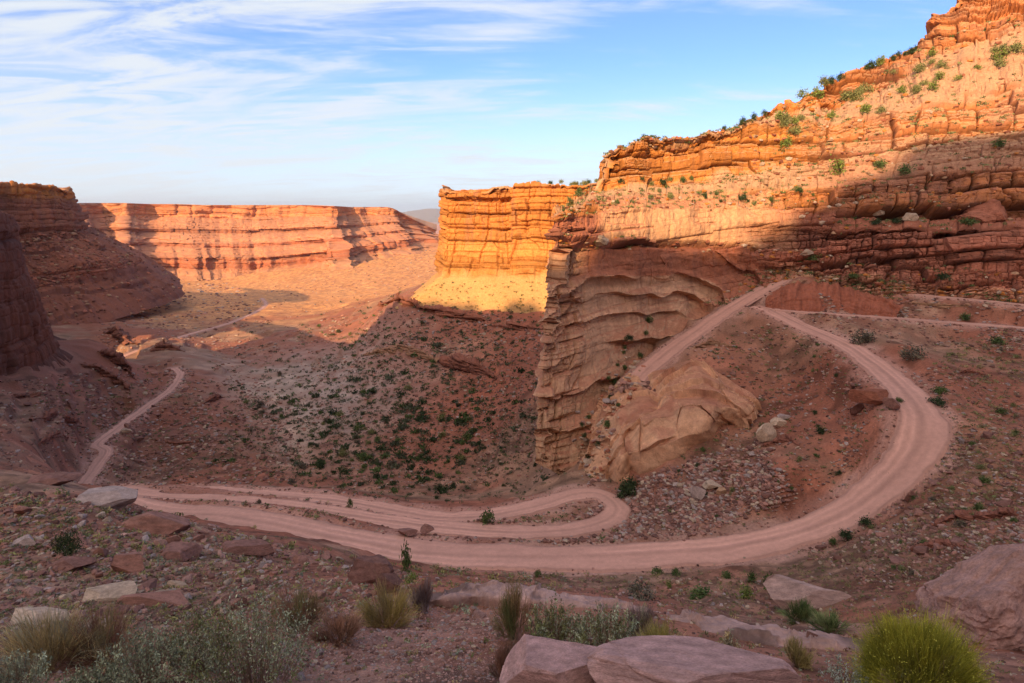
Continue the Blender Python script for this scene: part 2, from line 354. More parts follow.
# road surfaces
def road_mesh(P, hw, seed):
    T = np.gradient(P, axis=0); T[:, 2] = 0; T /= np.linalg.norm(T, axis=1)[:, None]
    Nn = np.stack([-T[:, 1], T[:, 0], 0 * T[:, 0]], 1)
    dist = np.concatenate([[0], np.cumsum(np.linalg.norm(np.diff(P, axis=0), axis=1))])
    m = 25; c = np.linspace(-1, 1, m)
    wl = hw * (1 + .15 * vn(dist / 7, 0 * dist, seed)) + .35 * vn(dist / 1.7, 0 * dist + 3, seed)
    wr = hw * (1 + .15 * vn(dist / 7, 0 * dist + 9, seed)) + .35 * vn(dist / 1.7, 0 * dist + 6, seed)
    off = np.where(c[None] < 0, c[None] * wl[:, None], c[None] * wr[:, None])
    V = P[:, None] + Nn[:, None] * off[..., None]
    D2 = np.repeat(dist[:, None], m, 1); wob = .16 * vn(D2 / 22, 0 * D2, seed + 2) + .05 * vn(D2 / 6, 0 * D2, seed + 3)
    ruts = sum(np.exp(-((c[None] + wob - r_) / .075) ** 2) for r_ in (-.62, -.28, .22, .58))
    nz = fbm(D2 / 3.5, off / .9, 4, .6, seed + 4); ruts = ruts * np.clip(.55 + .9 * vn(D2 / 16, off / 2, seed + 8), .1, 1.2)
    V[..., 2] += .06 - .07 * ruts + .05 * nz - .42 * np.abs(c[None]) ** 10 * 1.0
    rim = np.exp(-((np.abs(c[None]) - .86) / .07) ** 2)
    V[..., 2] += .07 * rim
    base = PINK * np.array([1.02, .98, .95])
    cc = base * (1 + .13 * nz[..., None] + .20 * ruts[..., None] - .30 * rim[..., None] - .18 * np.exp(-((c[None] - .0 + wob) / .12) ** 2)[..., None])
    cc = cc * (1 + .10 * vn(D2 / 40, off / 3, seed + 6)[..., None])
    return mesh_from('dirt_road', V.reshape(-1, 3), grid_faces(len(P), m), np.clip(cc, .02, .8).reshape(-1, 3))
for i, (k, (P, hw)) in enumerate(ROADS.items()):
    Q = P.copy(); Q[:, 2] += .02 * i
    link('dirt_road', road_mesh(Q, hw, 3 + i * 5), M_ROAD, kind='structure')

# ------------------------------------------------------------------ ROCK WALLS (lofted rows, displaced into beds and joint blocks)
def blocks(S, H, th, bw, seed, crev=.6):
    Hw = H + fbm(S / (th * 16), H / (th * 12), 2, .5, seed + 3) * th * .75
    sg = S / (bw * 2.6) + .5 * vn(S / (bw * 2), H / (th * 6), seed + 12); Hw = Hw + th * .9 * (rnd(np.floor(sg), np.floor(H / (th * 5.3) + .4 * vn(S / (bw * 4), 0 * S, seed)), seed + 13) - .5)
    t = Hw / th; t = t + .75 * vn(t * .45, 0 * t, seed + 7)
    l = np.floor(t); f = t - l
    wv = bw * (.55 + 1.1 * rnd(l, 3, seed))
    sx = S / wv + rnd(l, 9, seed + 1) * 17 + .30 * vn(S / bw * 1.7, l * 3.7 + H / th * .6, seed + 5)
    b = np.floor(sx); g = sx - b
    off = rnd(l, 5, seed + 2) * .85 + rnd(l, b, seed + 4) * .95
    ef = np.minimum(f, 1 - f); eg = np.minimum(g, 1 - g) * wv / th
    off = off - .95 * (rnd(l, 21, seed) < .24)
    rnd_ = (1 - np.exp(-ef / .055)) * (1 - .9 * np.exp(-eg / .075) * (rnd(l, b, seed + 8) > .2))
    return off * (.55 + .45 * rnd_) - crev * (1 - rnd_), l, b, rnd_
def cracks(x, y, seed, w_=.05):                     # branching joint lines
    a = vn(x, y, seed) + .35 * vn(x * 2.3, y * 2.3, seed + 1); return np.exp(-(a / w_) ** 2) * sst(-.3, .2, vn(x * .6 + 7, y * .6, seed + 2))
class Patch: pass
def loft(rows, nus, nvs, smooth_u=3, dip=None):
    A = np.array(rows, float)                       # rows x cols x 3
    Rn, Cn = A.shape[:2]
    ru = np.concatenate([i + np.linspace(0, 1, n, endpoint=False) for i, n in enumerate(nus)] + [[Cn - 1.0]])
    rv = np.concatenate([i + np.linspace(0, 1, n, endpoint=False) for i, n in enumerate(nvs)] + [[Rn - 1.0]])
    i = np.minimum(ru.astype(int), Cn - 2); f = (ru - i)[None, :, None]
    B = A[:, i] * (1 - f) + A[:, i + 1] * f
    if smooth_u:
        k = np.exp(-.5 * (np.arange(-3 * smooth_u, 3 * smooth_u + 1) / smooth_u) ** 2); k /= k.sum()
        Bp = np.pad(B, ((0, 0), (3 * smooth_u,) * 2, (0, 0)), mode='edge')
        B = sum(k[q] * Bp[:, q:q + len(ru)] for q in range(len(k)))
    j = np.minimum(rv.astype(int), Rn - 2); g = (rv - j)[:, None, None]
    P = B[j] * (1 - g) + B[j + 1] * g
    p = Patch(); p.P = P; p.ru = np.repeat(ru[None], len(rv), 0); p.rv = np.repeat(rv[:, None], len(ru), 1)
    du = np.linalg.norm(np.diff(P, axis=1), axis=-1); S = np.concatenate([np.zeros((len(rv), 1)), np.cumsum(du, 1)], 1)
    dv = np.linalg.norm(np.diff(P, axis=0), axis=-1); H = np.concatenate([np.zeros((1, len(ru))), np.cumsum(dv, 0)], 0)
    p.S = np.repeat(S.mean(0)[None], len(rv), 0)
    hm = np.median(H, axis=1)[:, None]; p.H = .35 * np.repeat(hm, len(ru), 1) + .65 * H
    if dip is not None: p.H = 400 - (P[..., 2] - dip * P[..., 0])      # beds lie level in the world, with a slight dip
    # normals from a blurred copy
    Pb = P.copy()
    for _ in range(4):
        Pb[1:-1] = (Pb[:-2] + 2 * Pb[1:-1] + Pb[2:]) / 4; Pb[:, 1:-1] = (Pb[:, :-2] + 2 * Pb[:, 1:-1] + Pb[:, 2:]) / 4
    n_ = np.cross(np.gradient(Pb, axis=1), np.gradient(Pb, axis=0))
    n_ /= np.maximum(np.linalg.norm(n_, axis=-1), 1e-9)[..., None]
    mid = P[len(rv) // 2, len(ru) // 2]
    if (n_ * -P).sum(-1).mean() < 0: n_ = -n_
    p.N = n_; return p
def per_row(p, vals, wob=.12, seed=0):
    vals = np.array(vals, float)                    # one per interval
    q = p.rv + wob * fbm(p.S / 11, p.H / 11, 3, .6, seed + 50) - .5
    q = np.clip(q, 0, len(vals) - 1); i = np.minimum(q.astype(int), max(len(vals) - 2, 0)); f = sst(.36, .64, q - i)
    if vals.ndim > 1: f = f[..., None]
    return vals[i] * (1 - f) + vals[np.minimum(i + 1, len(vals) - 1)] * f
def finish(p, name, mat, tone_, smooth=True):
    nv_, nu_ = p.P.shape[:2]
    p.px, p.py = project(p.P)
    me = mesh_from(name, p.P.reshape(-1, 3), grid_faces(nv_, nu_), np.clip(tone_, .015, .85).reshape(-1, 3), smooth)
    return link(name, me, mat, kind='structure')
def dusty(p, tn, c, k=.6, lo=.45, hi=.85):         # dust and grit lie on whatever faces up
    n_ = np.cross(np.gradient(p.P, axis=1), np.gradient(p.P, axis=0)); n_ /= np.maximum(np.linalg.norm(n_, axis=-1), 1e-9)[..., None]
    if (n_ * p.N).sum(-1).mean() < 0: n_ = -n_
    m_ = k * sst(lo, hi, n_[..., 2])[..., None]; return tn * (1 - m_) + np.array(c) * (1 + .2 * fbm(p.S / 2.3, p.H / 2.3, 3, .6, 19)[..., None]) * m_
def A3(lst): return [at(*q) for q in lst]

# ---- the big wall on the right with the prow and the alcove under it
COLS = [
 [(557,213,165),(557,213,162),(556,213,160),(556,214,156),(555,217,152),(555,222,151),(555,229,150),(555,236,150),(556,243,149),(549,300,146),(543,360,142),(537,415,138),(535,462,134)],
 [(594,191,190),(594,191,188),(593,191,186),(592,192,184),(588,203,166),(588,215,161),(588,227,159),(588,238,158),(590,247,156),(585,290,154),(578,345,149),(568,400,143),(560,475,134)],
 [(603,151,190),(603,153,189),(603,156,188),(602,185,185),(604,198,172),(604,212,165),(604,226,163),(604,238,162),(606,248,160),(606,288,160),(604,340,156),(598,390,148),(586,465,136)],
 [(650,139,196),(650,140,195),(650,142,194),(650,183,190),(650,196,182),(650,210,176),(650,224,174),(650,238,173),(650,250,171),(650,283,173),(648,318,171),(645,350,164),(632,402,148)],
 [(700,134,202),(700,135,201),(700,137,200),(700,182,195),(700,195,190),(700,209,185),(700,224,183),(700,239,182),(700,252,180),(700,280,183),(698,305,181),(694,328,172),(683,356,158)],
 [(745,120,212),(745,122,209),(745,126,205),(745,170,199),(745,190,194),(745,206,189),(745,222,187),(745,240,185),(745,254,183),(745,270,187),(743,284,185),(740,298,178),(733,322,168)],
 [(790,101,240),(790,110,232),(790,121,210),(790,165,200),(790,190,195),(790,210,190),(790,228,188),(790,250,186),(790,262,184),(790,268,184),(789,274,183),(787,280,181),(782,304,176)],
 [(835,78,262),(835,104,250),(835,119,214),(838,162,200),(838,187,194),(838,215,188),(838,232,185),(838,258,182),(838,276,178),(838,282,177),(838,287,176),(838,292,175),(838,314,172)],
 [(880,60,268),(880,88,255),(880,112,214),(880,152,200),(880,180,193),(880,214,187),(880,226,182),(880,258,179),(880,278,175),(880,284,174),(880,290,173),(880,296,172),(880,316,167)],
 [(916,47,272),(912,70,256),(922,103,214),(925,140,200),(925,175,192),(925,213,186),(925,225,180),(925,260,177),(925,282,172),(925,290,171),(925,296,170),(925,304,168),(925,322,163)],
 [(940,12,262),(942,54,250),(948,100,212),(948,138,199),(948,173,191),(948,213,185),(948,225,178),(948,262,175),(948,284,170),(948,292,169),(948,298,168),(948,306,166),(948,324,161)],
 [(968,-15,260),(970,42,246),(970,97,211),(970,137,198),(970,172,190),(970,213,184),(970,225,177),(970,263,174),(970,286,169),(970,294,168),(970,300,167),(970,308,165),(970,326,159)],
 [(1024,-45,255),(1024,20,240),(1024,88,208),(1024,130,195),(1024,168,187),(1024,213,181),(1024,225,173),(1024,266,170),(1024,290,165),(1024,299,164),(1024,305,163),(1024,313,161),(1024,334,155)],
 [(1150,-100,238),(1150,-25,226),(1150,65,196),(1150,112,184),(1150,160,176),(1150,212,170),(1150,225,162),(1150,270,159),(1150,298,154),(1150,306,153),(1150,313,152),(1150,322,150),(1150,345,145)],
]
grid = np.array([A3(c) for c in COLS]).transpose(1, 0, 2)
back = grid[:, :1] + np.array([6.0, 75, 0]); grid = np.concatenate([back, grid], 1)
top = grid[:1] * 1.5; top[..., 2] = grid[:1, :, 2] - 12; grid = np.concatenate([top, grid], 0)
#        r0-1 top, upper cliff, shrub slope, mid tier, bench, low tier, talus, ledge, ledge, alcove x4
wall = loft(grid, [60, 90, 70, 130, 130, 120, 120, 110, 110, 100, 60, 60, 110, 60], [8, 60, 56, 80, 46, 58, 36, 60, 36, 60, 70, 70, 60], 2, .09)
p = wall
vert = per_row(p, [.25, 1, .25, 1, .35, 1, .3, 1, .9, 1, 1, 1, 1], .16)
alc = sst(8.4, 8.9, p.rv + .12 * vn(p.S / 9, p.H * 0, 4)) * (1 - sst(6.2, 7.4, p.ru))      # smooth alcove under the rim
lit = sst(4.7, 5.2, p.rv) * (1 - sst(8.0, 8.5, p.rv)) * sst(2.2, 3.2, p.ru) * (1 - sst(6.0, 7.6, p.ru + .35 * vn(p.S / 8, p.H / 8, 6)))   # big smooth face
b1, l1, k1, r1 = blocks(p.S, p.H, 5.2, 9.5, 1); b2, l2, k2, r2 = blocks(p.S, p.H, 1.7, 3.3, 2); b3, l3, k3, r3 = blocks(p.S, p.H, .55, 1.6, 9)
big = fbm(p.S / 24, p.H / 120, 3, .5, 12)
right = sst(6.6, 8.6, p.ru + .4 * vn(p.S / 14, p.H / 14, 44))
hard = vert * (1 - .9 * alc) * (1 - .8 * lit) * (1 + .45 * right * sst(4.5, 5.5, p.rv))
massive = sst(-.05, .35, vn(p.S / 34, p.H / 13, 71) + .5 * vn(p.S / 13, p.H / 7, 72))
disp = hard * (2.6 * (b1 - .8) + (1.25 - .95 * massive) * (b2 - .8) + (.36 - .26 * massive) * (b3 - .8)) + 3.2 * big * vert * (1 - .6 * alc)
disp += (1 - vert) * (1.1 * fbm(p.S / 6, p.P[..., 1] / 6, 4, .6, 15) + .6 * (b2 - .7) * sst(.1, .4, vn(p.S / 12, p.H / 12, 33)))
disp += .28 * fbm(p.S / 1.8, p.H / 1.8, 3, .6, 17) * (1 - .5 * alc)
# alcove: sweeping curved beds
crv = p.H - 13 * (np.clip(p.ru - 3.0, 0, 9) / 3.0) ** 2 + 3.0 * vn(p.S / 21, p.H / 29, 21)
al, ll, kk, rr_ = blocks(p.S, crv, 8.5, 45.0, 31, .3); al2, _, _, rr2 = blocks(p.S, crv, 1.5, 30.0, 32, .2)
ck = cracks(p.S / 9, p.H / 14, 35, .035) + .7 * cracks(p.S / 4, p.H / 5, 36, .05)
lc_ = crv - 404 + 1.3 * vn(p.S / 11, p.H * 0, 45); lip = np.zeros_like(crv); lipc = np.zeros_like(crv)
for c_i, A_i, L_i in ((5.5, 1.6, 3.5), (17, 2.6, 6.5), (22.5, 1.9, 5), (28, 1.3, 3), (35, 2.2, 7), (43, 1.5, 5), (51, 1.8, 5)):
    d_ = lc_ - c_i - 1.2 * vn(p.S / 6, p.H * 0 + c_i, 46); k_ = sst(-.35, .75, vn(p.S / 22, p.H * 0 + c_i * 3, 47) + .55)
    lip += -A_i * k_ * np.exp(-np.maximum(d_, 0) / L_i) * sst(-.05, .25, d_) + .5 * A_i * k_ * np.exp(-(np.minimum(d_, 0) / 1.4) ** 2) * (d_ < 0)
    lipc += k_ * np.exp(-((d_ + 1.0) / 1.6) ** 2)
disp += alc * (lip + 2.4 * fbm(p.S / 16, p.H / 11, 3, .5, 34) + .25 * fbm(p.S / 3, p.H / 2, 4, .6, 39) - .15 * ck)
prow = (1 - sst(1.6, 2.6, p.ru)) * sst(8.6, 9.2, p.rv)
disp += prow * (1.4 * (b1 - .8) + .45 * (b2 - .8) - 1.6 * np.exp(-((p.ru - 2.35 + .12 * vn(p.H / 9, 0 * p.H, 6)) / .05) ** 2))
disp += lit * (1.6 * fbm(p.S / 11, p.H / 16, 4, .5, 37) - .5 * cracks(p.S / 8, p.H / 9, 38, .04))
p.P = p.P + p.N * disp[..., None]
p.P[..., 2] += 3.4 * fbm(p.S / 8, p.H * 0, 4, .6, 61) * sst(.9, 1.1, p.rv) * (1 - sst(2.8, 3.6, p.rv))
rowc = per_row(p, [ORANGE, ORANGE * np.array([1.0, .98, .95]), TAN * 1.1, ORANGE * .92, TAN * .95, ORANGE * np.array([.86, .88, 1.0]), RED * 1.1, DARKRED * np.array([1.5, 1.45, 1.4]), RED * 1.15, TAN * np.array([1.3,1.22,1.2]), TAN * np.array([1.38,1.34,1.36]), TAN * np.array([1.36,1.32,1.34]), TAN * 1.2], .25)
right = sst(6.6, 8.6, p.ru + .4 * vn(p.S / 14, p.H / 14, 44))
rowc = rowc * (1 - .45 * right[..., None]) + (RED * 1.15) * (.45 * right[..., None])
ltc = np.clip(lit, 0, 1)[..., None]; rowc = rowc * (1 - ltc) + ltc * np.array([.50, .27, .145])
up = sst(8.6, 8.9, p.rv) * (1 - sst(16.2, 17.2, crv - 404 + 1.3 * vn(p.S / 11, p.H * 0, 45))) * (1 - sst(6.6, 7.4, p.ru))
up *= sst(1.6, 2.4, p.ru); rowc = rowc * (1 - .85 * up[..., None]) + .85 * up[..., None] * (RED * np.array([1.35, 1.25, 1.15]))
lay = (rnd(l2, 11, 5) - .5)[..., None] * hard[..., None] * .5 + (rnd(l1, 4, 6) - .5)[..., None] * hard[..., None] * .35 + (rnd(l2, k2, 7) - .5)[..., None] * hard[..., None] * .28
alay = alc[..., None] * (.22 * np.clip(lipc, 0, 1)[..., None] - .10 + .26 * fbm(p.S / 20, crv / .9, 2, .5, 41)[..., None])
st = sst(.12, .5, fbm(p.S / 2.6, p.H / 30, 3, .55, 55) * vert) * (.35 + .4 * (b1 > .9))
tn = rowc * (1 + lay + alay + .10 * fbm(p.S / 7, p.H / 7, 3, .5, 57)[..., None])
tn = tn * (1 - .55 * st[..., None]) + VARN * .55 * st[..., None]
seam = hard * (1 - sst(.15, .55, r1 * r2)); tn = tn * (1 - .35 * seam[..., None])
vr = right * sst(-.15, .45, fbm(p.S / 13, p.H / 9, 4, .6, 58)) * vert * .6; tn = tn * (1 - vr[..., None]) + VARN * 1.15 * vr[..., None]
sa = alc * sst(.12, .5, fbm(p.S / 2.4, p.H / 34, 4, .6, 48)) * .38; tn = tn * (1 - sa[..., None]) + VARN * 1.2 * sa[..., None]
tn = tn * (1 - .2 * np.clip(alc * ck, 0, 1))[..., None]
hi_ = (1 - sst(4.2, 5.4, p.rv))[..., None]; tn = dusty(p, tn, RED * np.array([1.25, 1.25, 1.2]) * (1 - hi_) + np.array([.44, .27, .15]) * hi_, .65)
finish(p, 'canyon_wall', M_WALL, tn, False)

# ---- slickrock knob at the foot of the alcove
kr = [A3([(606,392,150),(625,378,151),(662,368,149),(700,366,143),(738,380,134),(760,392,128)]),
      A3([(602,418,141),(620,402,139),(660,390,139),(700,386,134),(735,392,128),(752,402,125.5)]),
      A3([(598,440,136),(616,428,129),(660,415,128),(700,410,127),(728,406,126),(744,412,125)]),
      A3([(596,468,130),(618,455,123),(658,448,121),(690,434,122),(716,420,124),(736,420,125)]),
      A3([(596,505,124),(625,500,117),(668,488,116),(700,462,119),(722,436,124),(738,432,125)])]
kr = np.array(kr)
for i_, d_ in enumerate((5, 9, 10, 8, 3)): kr[i_] *= ((kr[i_][:, 1] - d_) / kr[i_][:, 1])[:, None]
kr = np.concatenate([kr[:, :1] + np.array([-3, 6, -8.0]), kr, kr[:, -1:] + np.array([2, 0, -5.0])], 1)
kb = loft(kr, [20, 60, 60, 60, 50, 40, 14], [40, 50, 50, 50], 9)
p = kb; cu_ = p.H * .9 + p.S * .35 + 1.6 * vn(p.S / 6, p.H / 6, 3)
a1, la, ka, ra = blocks(p.S, cu_, 3.4, 40, 61, .35); a2, lb, _, rb = blocks(p.S, cu_, .9, 20, 62, .25)
gl = np.exp(-((p.S - 9.5 - 4 * vn(p.H / 9, 0 * p.H, 3)) / 1.1) ** 2) + np.exp(-((p.S - 21 - 5 * vn(p.H / 8, 0 * p.H + 4, 5)) / 1.0) ** 2)
a3, lc, kc, rc = blocks(p.S * .8 + p.H * .5, p.H * .8 - p.S * .45, 2.6, 6.0, 67, .8)
slab = sst(-.1, .25, vn(p.S / 9, p.H / 7, 68) + .8 * (p.ru / 7 - .45)); ck = cracks(p.S / 5, p.H / 5, 69, .04) + .6 * cracks(p.S / 2, p.H / 2.4, 70, .06)
kc_ = p.H * .75 + p.S * (.50 - .30 * slab) + 2.2 * vn(p.S / 9, p.H / 9, 63); kl = np.zeros_like(kc_); klc = np.zeros_like(kc_)
for c_i, A_i, L_i in ((1, 1.0, 2), (4.5, 1.5, 3), (8, .9, 2), (11.5, 1.6, 3.5), (16, 1.1, 2.5), (20, 1.6, 3), (24.5, 1.0, 2), (29, 1.2, 2), (-4, 1.5, 2.5), (-8, 1.0, 2), (-13, 1.4, 2)):
    d_ = kc_ - c_i - .7 * vn(p.S / 4, p.H / 9 + c_i, 46); k_ = sst(-.3, .6, vn(p.S / 10, p.H / 10 + c_i * 3, 47) + .3)
    kl += -A_i * k_ * np.exp(-np.maximum(d_, 0) / L_i) * sst(-.05, .2, d_) + .5 * A_i * k_ * np.exp(-(np.minimum(d_, 0) / .9) ** 2) * (d_ < 0); klc += k_ * np.exp(-((d_ + .6) / .9) ** 2)
p.P = p.P + p.N * (.9 * kl + 2.6 * fbm(p.S / 10, p.H / 10, 3, .5, 63) - 1.3 * gl - .12 * ck + .12 * fbm(p.S / 1.5, p.H / 1.5, 4, .6, 64))[..., None]
tn = TAN * np.array([1.36, 1.28, 1.28]) * (1 + .15 * np.clip(klc, 0, 1)[..., None] + .22 * (rnd(lb, 3, 4) - .5)[..., None] + .25 * (rnd(la, 3, 4) - .5)[..., None] + .12 * fbm(p.S / 3, p.H / 3, 3, .5, 65)[..., None])
dirt = sst(.1, .5, fbm(p.S / 5, p.H / 5, 3, .5, 66)) * (p.N[..., 2] > .45); tn = tn * (1 - .6 * dirt[..., None]) + RED * 1.1 * .6 * dirt[..., None]
tn = tn * (1 - .15 * np.clip(ck, 0, 1))[..., None]
tn = dusty(p, tn, RED * 1.2, .6, .6, .92)
finish(p, 'rock_outcrop', M_WALL, tn, False)

# ---- the cut bank above the hairpin
cb = [A3([(765,296,180),(790,283,182),(815,281,181),(845,286,178),(880,295,173),(905,306,168)]),
      A3([(764,299,176),(785,288,177),(815,285,177),(845,290,174),(880,300,170),(902,309,166)]),
      A3([(764,306,174),(785,310,171),(815,314,168.5),(845,315,167),(875,317,165),(898,317,163)]),
      A3([(764,312,172),(785,318,169),(815,322,166),(845,322,165),(875,323,163),(898,323,161)])]
cb = [[q_ * (1 - 4.5 / q_[1]) for q_ in r_] for r_ in cb]
p = loft(cb, [30, 40, 40, 40, 30], [8, 36, 12], 5)
b_, lq, kq, rq = blocks(p.S, p.H, .8, 5, 71, .3)
p.P = p.P + p.N * (1.1 * fbm(p.S / 1.6, p.H / 7, 4, .6, 72) + .4 * (b_ - .8) + .5 * fbm(p.S / 6, p.H / 6, 2, .5, 73))[..., None]
finish(p, 'road_cut_bank', M_WALL, RED * np.array([1.05, .95, .92]) * (1 + .25 * fbm(p.S / .8, p.H / 6, 3, .5, 74)[..., None]))

# ---- lit butte in the middle
BR = [A3([(446,186,520),(445,187,432),(470,186,424),(500,185,417),(540,184,408),(580,182,402),(640,181,400),(700,180,400)])]
def brow(dy, ys, dY): return A3([(444 + a * .0, ys[0], 520 + dY), ] + [(x_, y_, Yd + dY) for (x_, y_, Yd) in dy])
BR.append(A3([(444,228,515),(441,230,428),(470,229,419),(500,228,412),(540,228,403),(580,227,397),(640,226,395),(700,225,395)]))
BR.append(A3([(441,272,508),(437,274,420),(468,274,411),(500,274,404),(540,275,395),(580,275,390),(640,275,388),(700,275,388)]))
BR.append(A3([(420,292,505),(405,299,416),(450,307,398),(500,311,387),(540,313,375),(580,315,365),(640,318,360),(700,320,360)]))
BR.append(A3([(405,305,500),(392,306,412),(445,314,392),(500,320,378),(540,324,364),(580,328,352),(640,330,350),(700,330,350)]))
BR = np.array(BR); tp = BR[:1] * 1.4; tp[..., 2] = BR[:1, :, 2] - 2; BR = np.concatenate([tp, BR], 0)
butte = loft(BR, [30, 90, 90, 110, 100, 60, 20], [10, 100, 110, 60, 16], 4, 0.0)
p = butte
vert = per_row(p, [.1, 1, 1, .15, .15], .10)
b1, l1, k1, r1 = blocks(p.S, p.H, 9, 26, 81); b2, l2, k2, r2 = blocks(p.S, p.H, 2.9, 9, 82)
p.P = p.P + p.N * (vert * ((3.2 - 1.4 * sst(2.0, 2.5, p.rv)) * (b1 - .8) + (1.5 - 1.0 * sst(1.9, 2.4, p.rv + .3 * vn(p.S / 30, p.H / 30, 3))) * (b2 - .8) + 8 * fbm(p.S / 30, p.H / 170, 4, .55, 83) - 2.6 * cracks(p.S / 13, p.H / 90, 88, .06) - 1.2 * cracks(p.S / 6, p.H / 30, 89, .06)) + 1.2 * fbm(p.S / 6, p.H / 6, 4, .6, 84) + (1 - vert) * 2.0 * fbm(p.S / 25, p.H / 60, 2, .5, 85))[..., None]
rowc = per_row(p, [TAN, ORANGE * .98, ORANGE * np.array([1.02, 1.1, 1.15]), np.array([.47, .255, .10]), np.array([.42, .23, .10])], .2)
tn = rowc * (1 + vert[..., None] * (.45 * (rnd(l2, 3, 5) - .5) + .35 * (rnd(l1, 3, 6) - .5))[..., None] + .12 * fbm(p.S / 8, p.H / 8, 3, .5, 86)[..., None])
st = sst(.1, .55, fbm(p.S / 5, p.H / 60, 3, .55, 87)) * vert * .45 * (1 - sst(2.0, 2.6, p.rv))
tn = tn * (1 - st[..., None]) + VARN * 1.3 * st[..., None]
tn = tn * (1 - .35 * (vert * (1 - sst(.15, .55, r1 * r2)))[..., None])
finish(p, 'butte', M_WALL, tn)

# ---- near cliff on the left
LR = [A3([(-260,170,110),(-120,196,150),(-40,205,190),(2,211,222),(14,216,245),(20,226,270),(14,222,360)]),
      A3([(-260,200,108),(-120,214,148),(-40,222,187),(4,228,218),(18,236,240),(22,245,268),(16,240,360)]),
      A3([(-260,235,104),(-120,235,144),(-40,243,182),(2,248,212),(20,254,238),(26,262,266),(20,255,360)]),
      A3([(-260,440,94),(-120,408,132),(-40,385,172),(10,372,208),(42,362,240),(58,350,268),(50,335,360)]),
      A3([(-260,500,90),(-120,450,126),(-40,415,166),(14,398,200),(52,380,236),(72,362,268),(66,340,360)])]
LR = np.array(LR); tp = LR[:1] * 1.3; tp[..., 0] -= 60; tp[..., 2] = LR[:1, :, 2] - 3; LR = np.concatenate([tp, LR], 0)
lw = loft(LR, [40, 60, 90, 70, 60, 40], [8, 20, 26, 190, 20], 5, 0.0)
p = lw
b1, l1, k1, r1 = blocks(p.S, p.H, 14, 11, 91); b2, l2, k2, r2 = blocks(p.S, p.H, 4.0, 4.5, 92)
v_ = per_row(p, [.2, 1, 1, .75, .4], .1)
p.P = p.P + p.N * (v_ * (1.7 * (b1 - .8) + .8 * (b2 - .8)) + 3.0 * fbm(p.S / 9, p.H / 60, 4, .55, 93) * sst(2.5, 3.5, p.rv) + .4 * fbm(p.S / 2, p.H / 5, 3, .6, 94))[..., None]
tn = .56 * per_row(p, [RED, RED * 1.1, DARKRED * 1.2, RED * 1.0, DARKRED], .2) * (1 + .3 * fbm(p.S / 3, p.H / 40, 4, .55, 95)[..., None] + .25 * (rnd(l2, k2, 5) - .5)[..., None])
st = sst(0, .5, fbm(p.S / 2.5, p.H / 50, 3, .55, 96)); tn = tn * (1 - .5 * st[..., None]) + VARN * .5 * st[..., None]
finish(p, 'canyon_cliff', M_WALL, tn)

# ---- mesa behind it
ER = [A3([(-260,170,460),(-120,176,540),(-50,179,590),(0,181,632),(30,183,660),(52,186,690),(64,187,712),(70,188,760),(72,189,980)]),
      A3([(-260,190,458),(-120,193,537),(-50,194,586),(0,195,628),(32,196,656),(55,198,684),(68,199,706),(74,198,756),(75,197,980)]),
      A3([(-260,262,450),(-120,254,526),(-50,248,574),(0,244,612),(38,242,640),(62,240,668),(82,236,692),(90,233,745),(88,226,980)]),
      A3([(-260,312,420),(-120,298,490),(-50,286,540),(0,276,578),(48,270,606),(88,262,640),(112,256,680),(128,254,760),(120,244,980)]),
      A3([(-260,322,412),(-120,306,480),(-50,296,528),(0,290,560),(40,287,588),(80,280,626),(118,270,672),(146,264,770),(140,252,980)]),
      A3([(-260,360,380),(-120,335,430),(-50,322,470),(10,312,510),(60,304,560),(110,293,620),(150,284,690),(180,276,800),(175,262,1000)])]
ER[-1] = [q_ + np.array([12, -14, -26.0]) for q_ in ER[-1]]
ER = np.array(ER); ER[:, :3] *= np.array([.65, .81, .915])[None, :, None]; tp = ER[:1] * 1.3; tp[..., 0] -= 120; tp[..., 2] = ER[:1, :, 2] - 2; ER = np.concatenate([tp, ER], 0)
p = loft(ER, [24, 30, 60, 60, 50, 40, 40, 20], [8, 24, 80, 44, 34, 30], 4, 0.0); mesa2 = p
v_ = per_row(p, [.1, 1, .9, .1, .7, .1], .12)
b1, l1, k1, r1 = blocks(p.S, p.H, 14, 30, 101); b2, l2, k2, r2 = blocks(p.S, p.H, 4.5, 11, 102)
p.P = p.P + p.N * (v_ * (4 * (b1 - .8) + 2.0 * (b2 - .8) + 7 * fbm(p.S / 45, p.H / 100, 3, .55, 103)) + (3.2 * fbm(p.S / 12, p.P[..., 1] / 12, 5, .62, 104) + (1 - v_) * (7 * (np.abs(vn(p.S / 22, p.H / 160, 107)) - .4) + 3 * (b2 - .8) * sst(0, .3, vn(p.S / 40, p.H / 20, 108)))))[..., None]
tn = per_row(p, [TAN, ORANGE * .7, RED * .72, DARKRED * .85, RED * 1.0, DARKRED * .9], .2) * (1 + v_[..., None] * .35 * (rnd(l2, 3, 5) - .5)[..., None] + .2 * fbm(p.S / 12, p.H / 30, 3, .5, 105)[..., None])
st = sst(-.1, .4, fbm(p.S / 8, p.H / 70, 4, .55, 106)) * v_ * .55; tn = tn * (1 - st[..., None]) + VARN * st[..., None]
tn = dusty(p, tn, RED * np.array([1.05, 1.0, .95]), .5)
finish(p, 'mesa', M_WALL, tn)

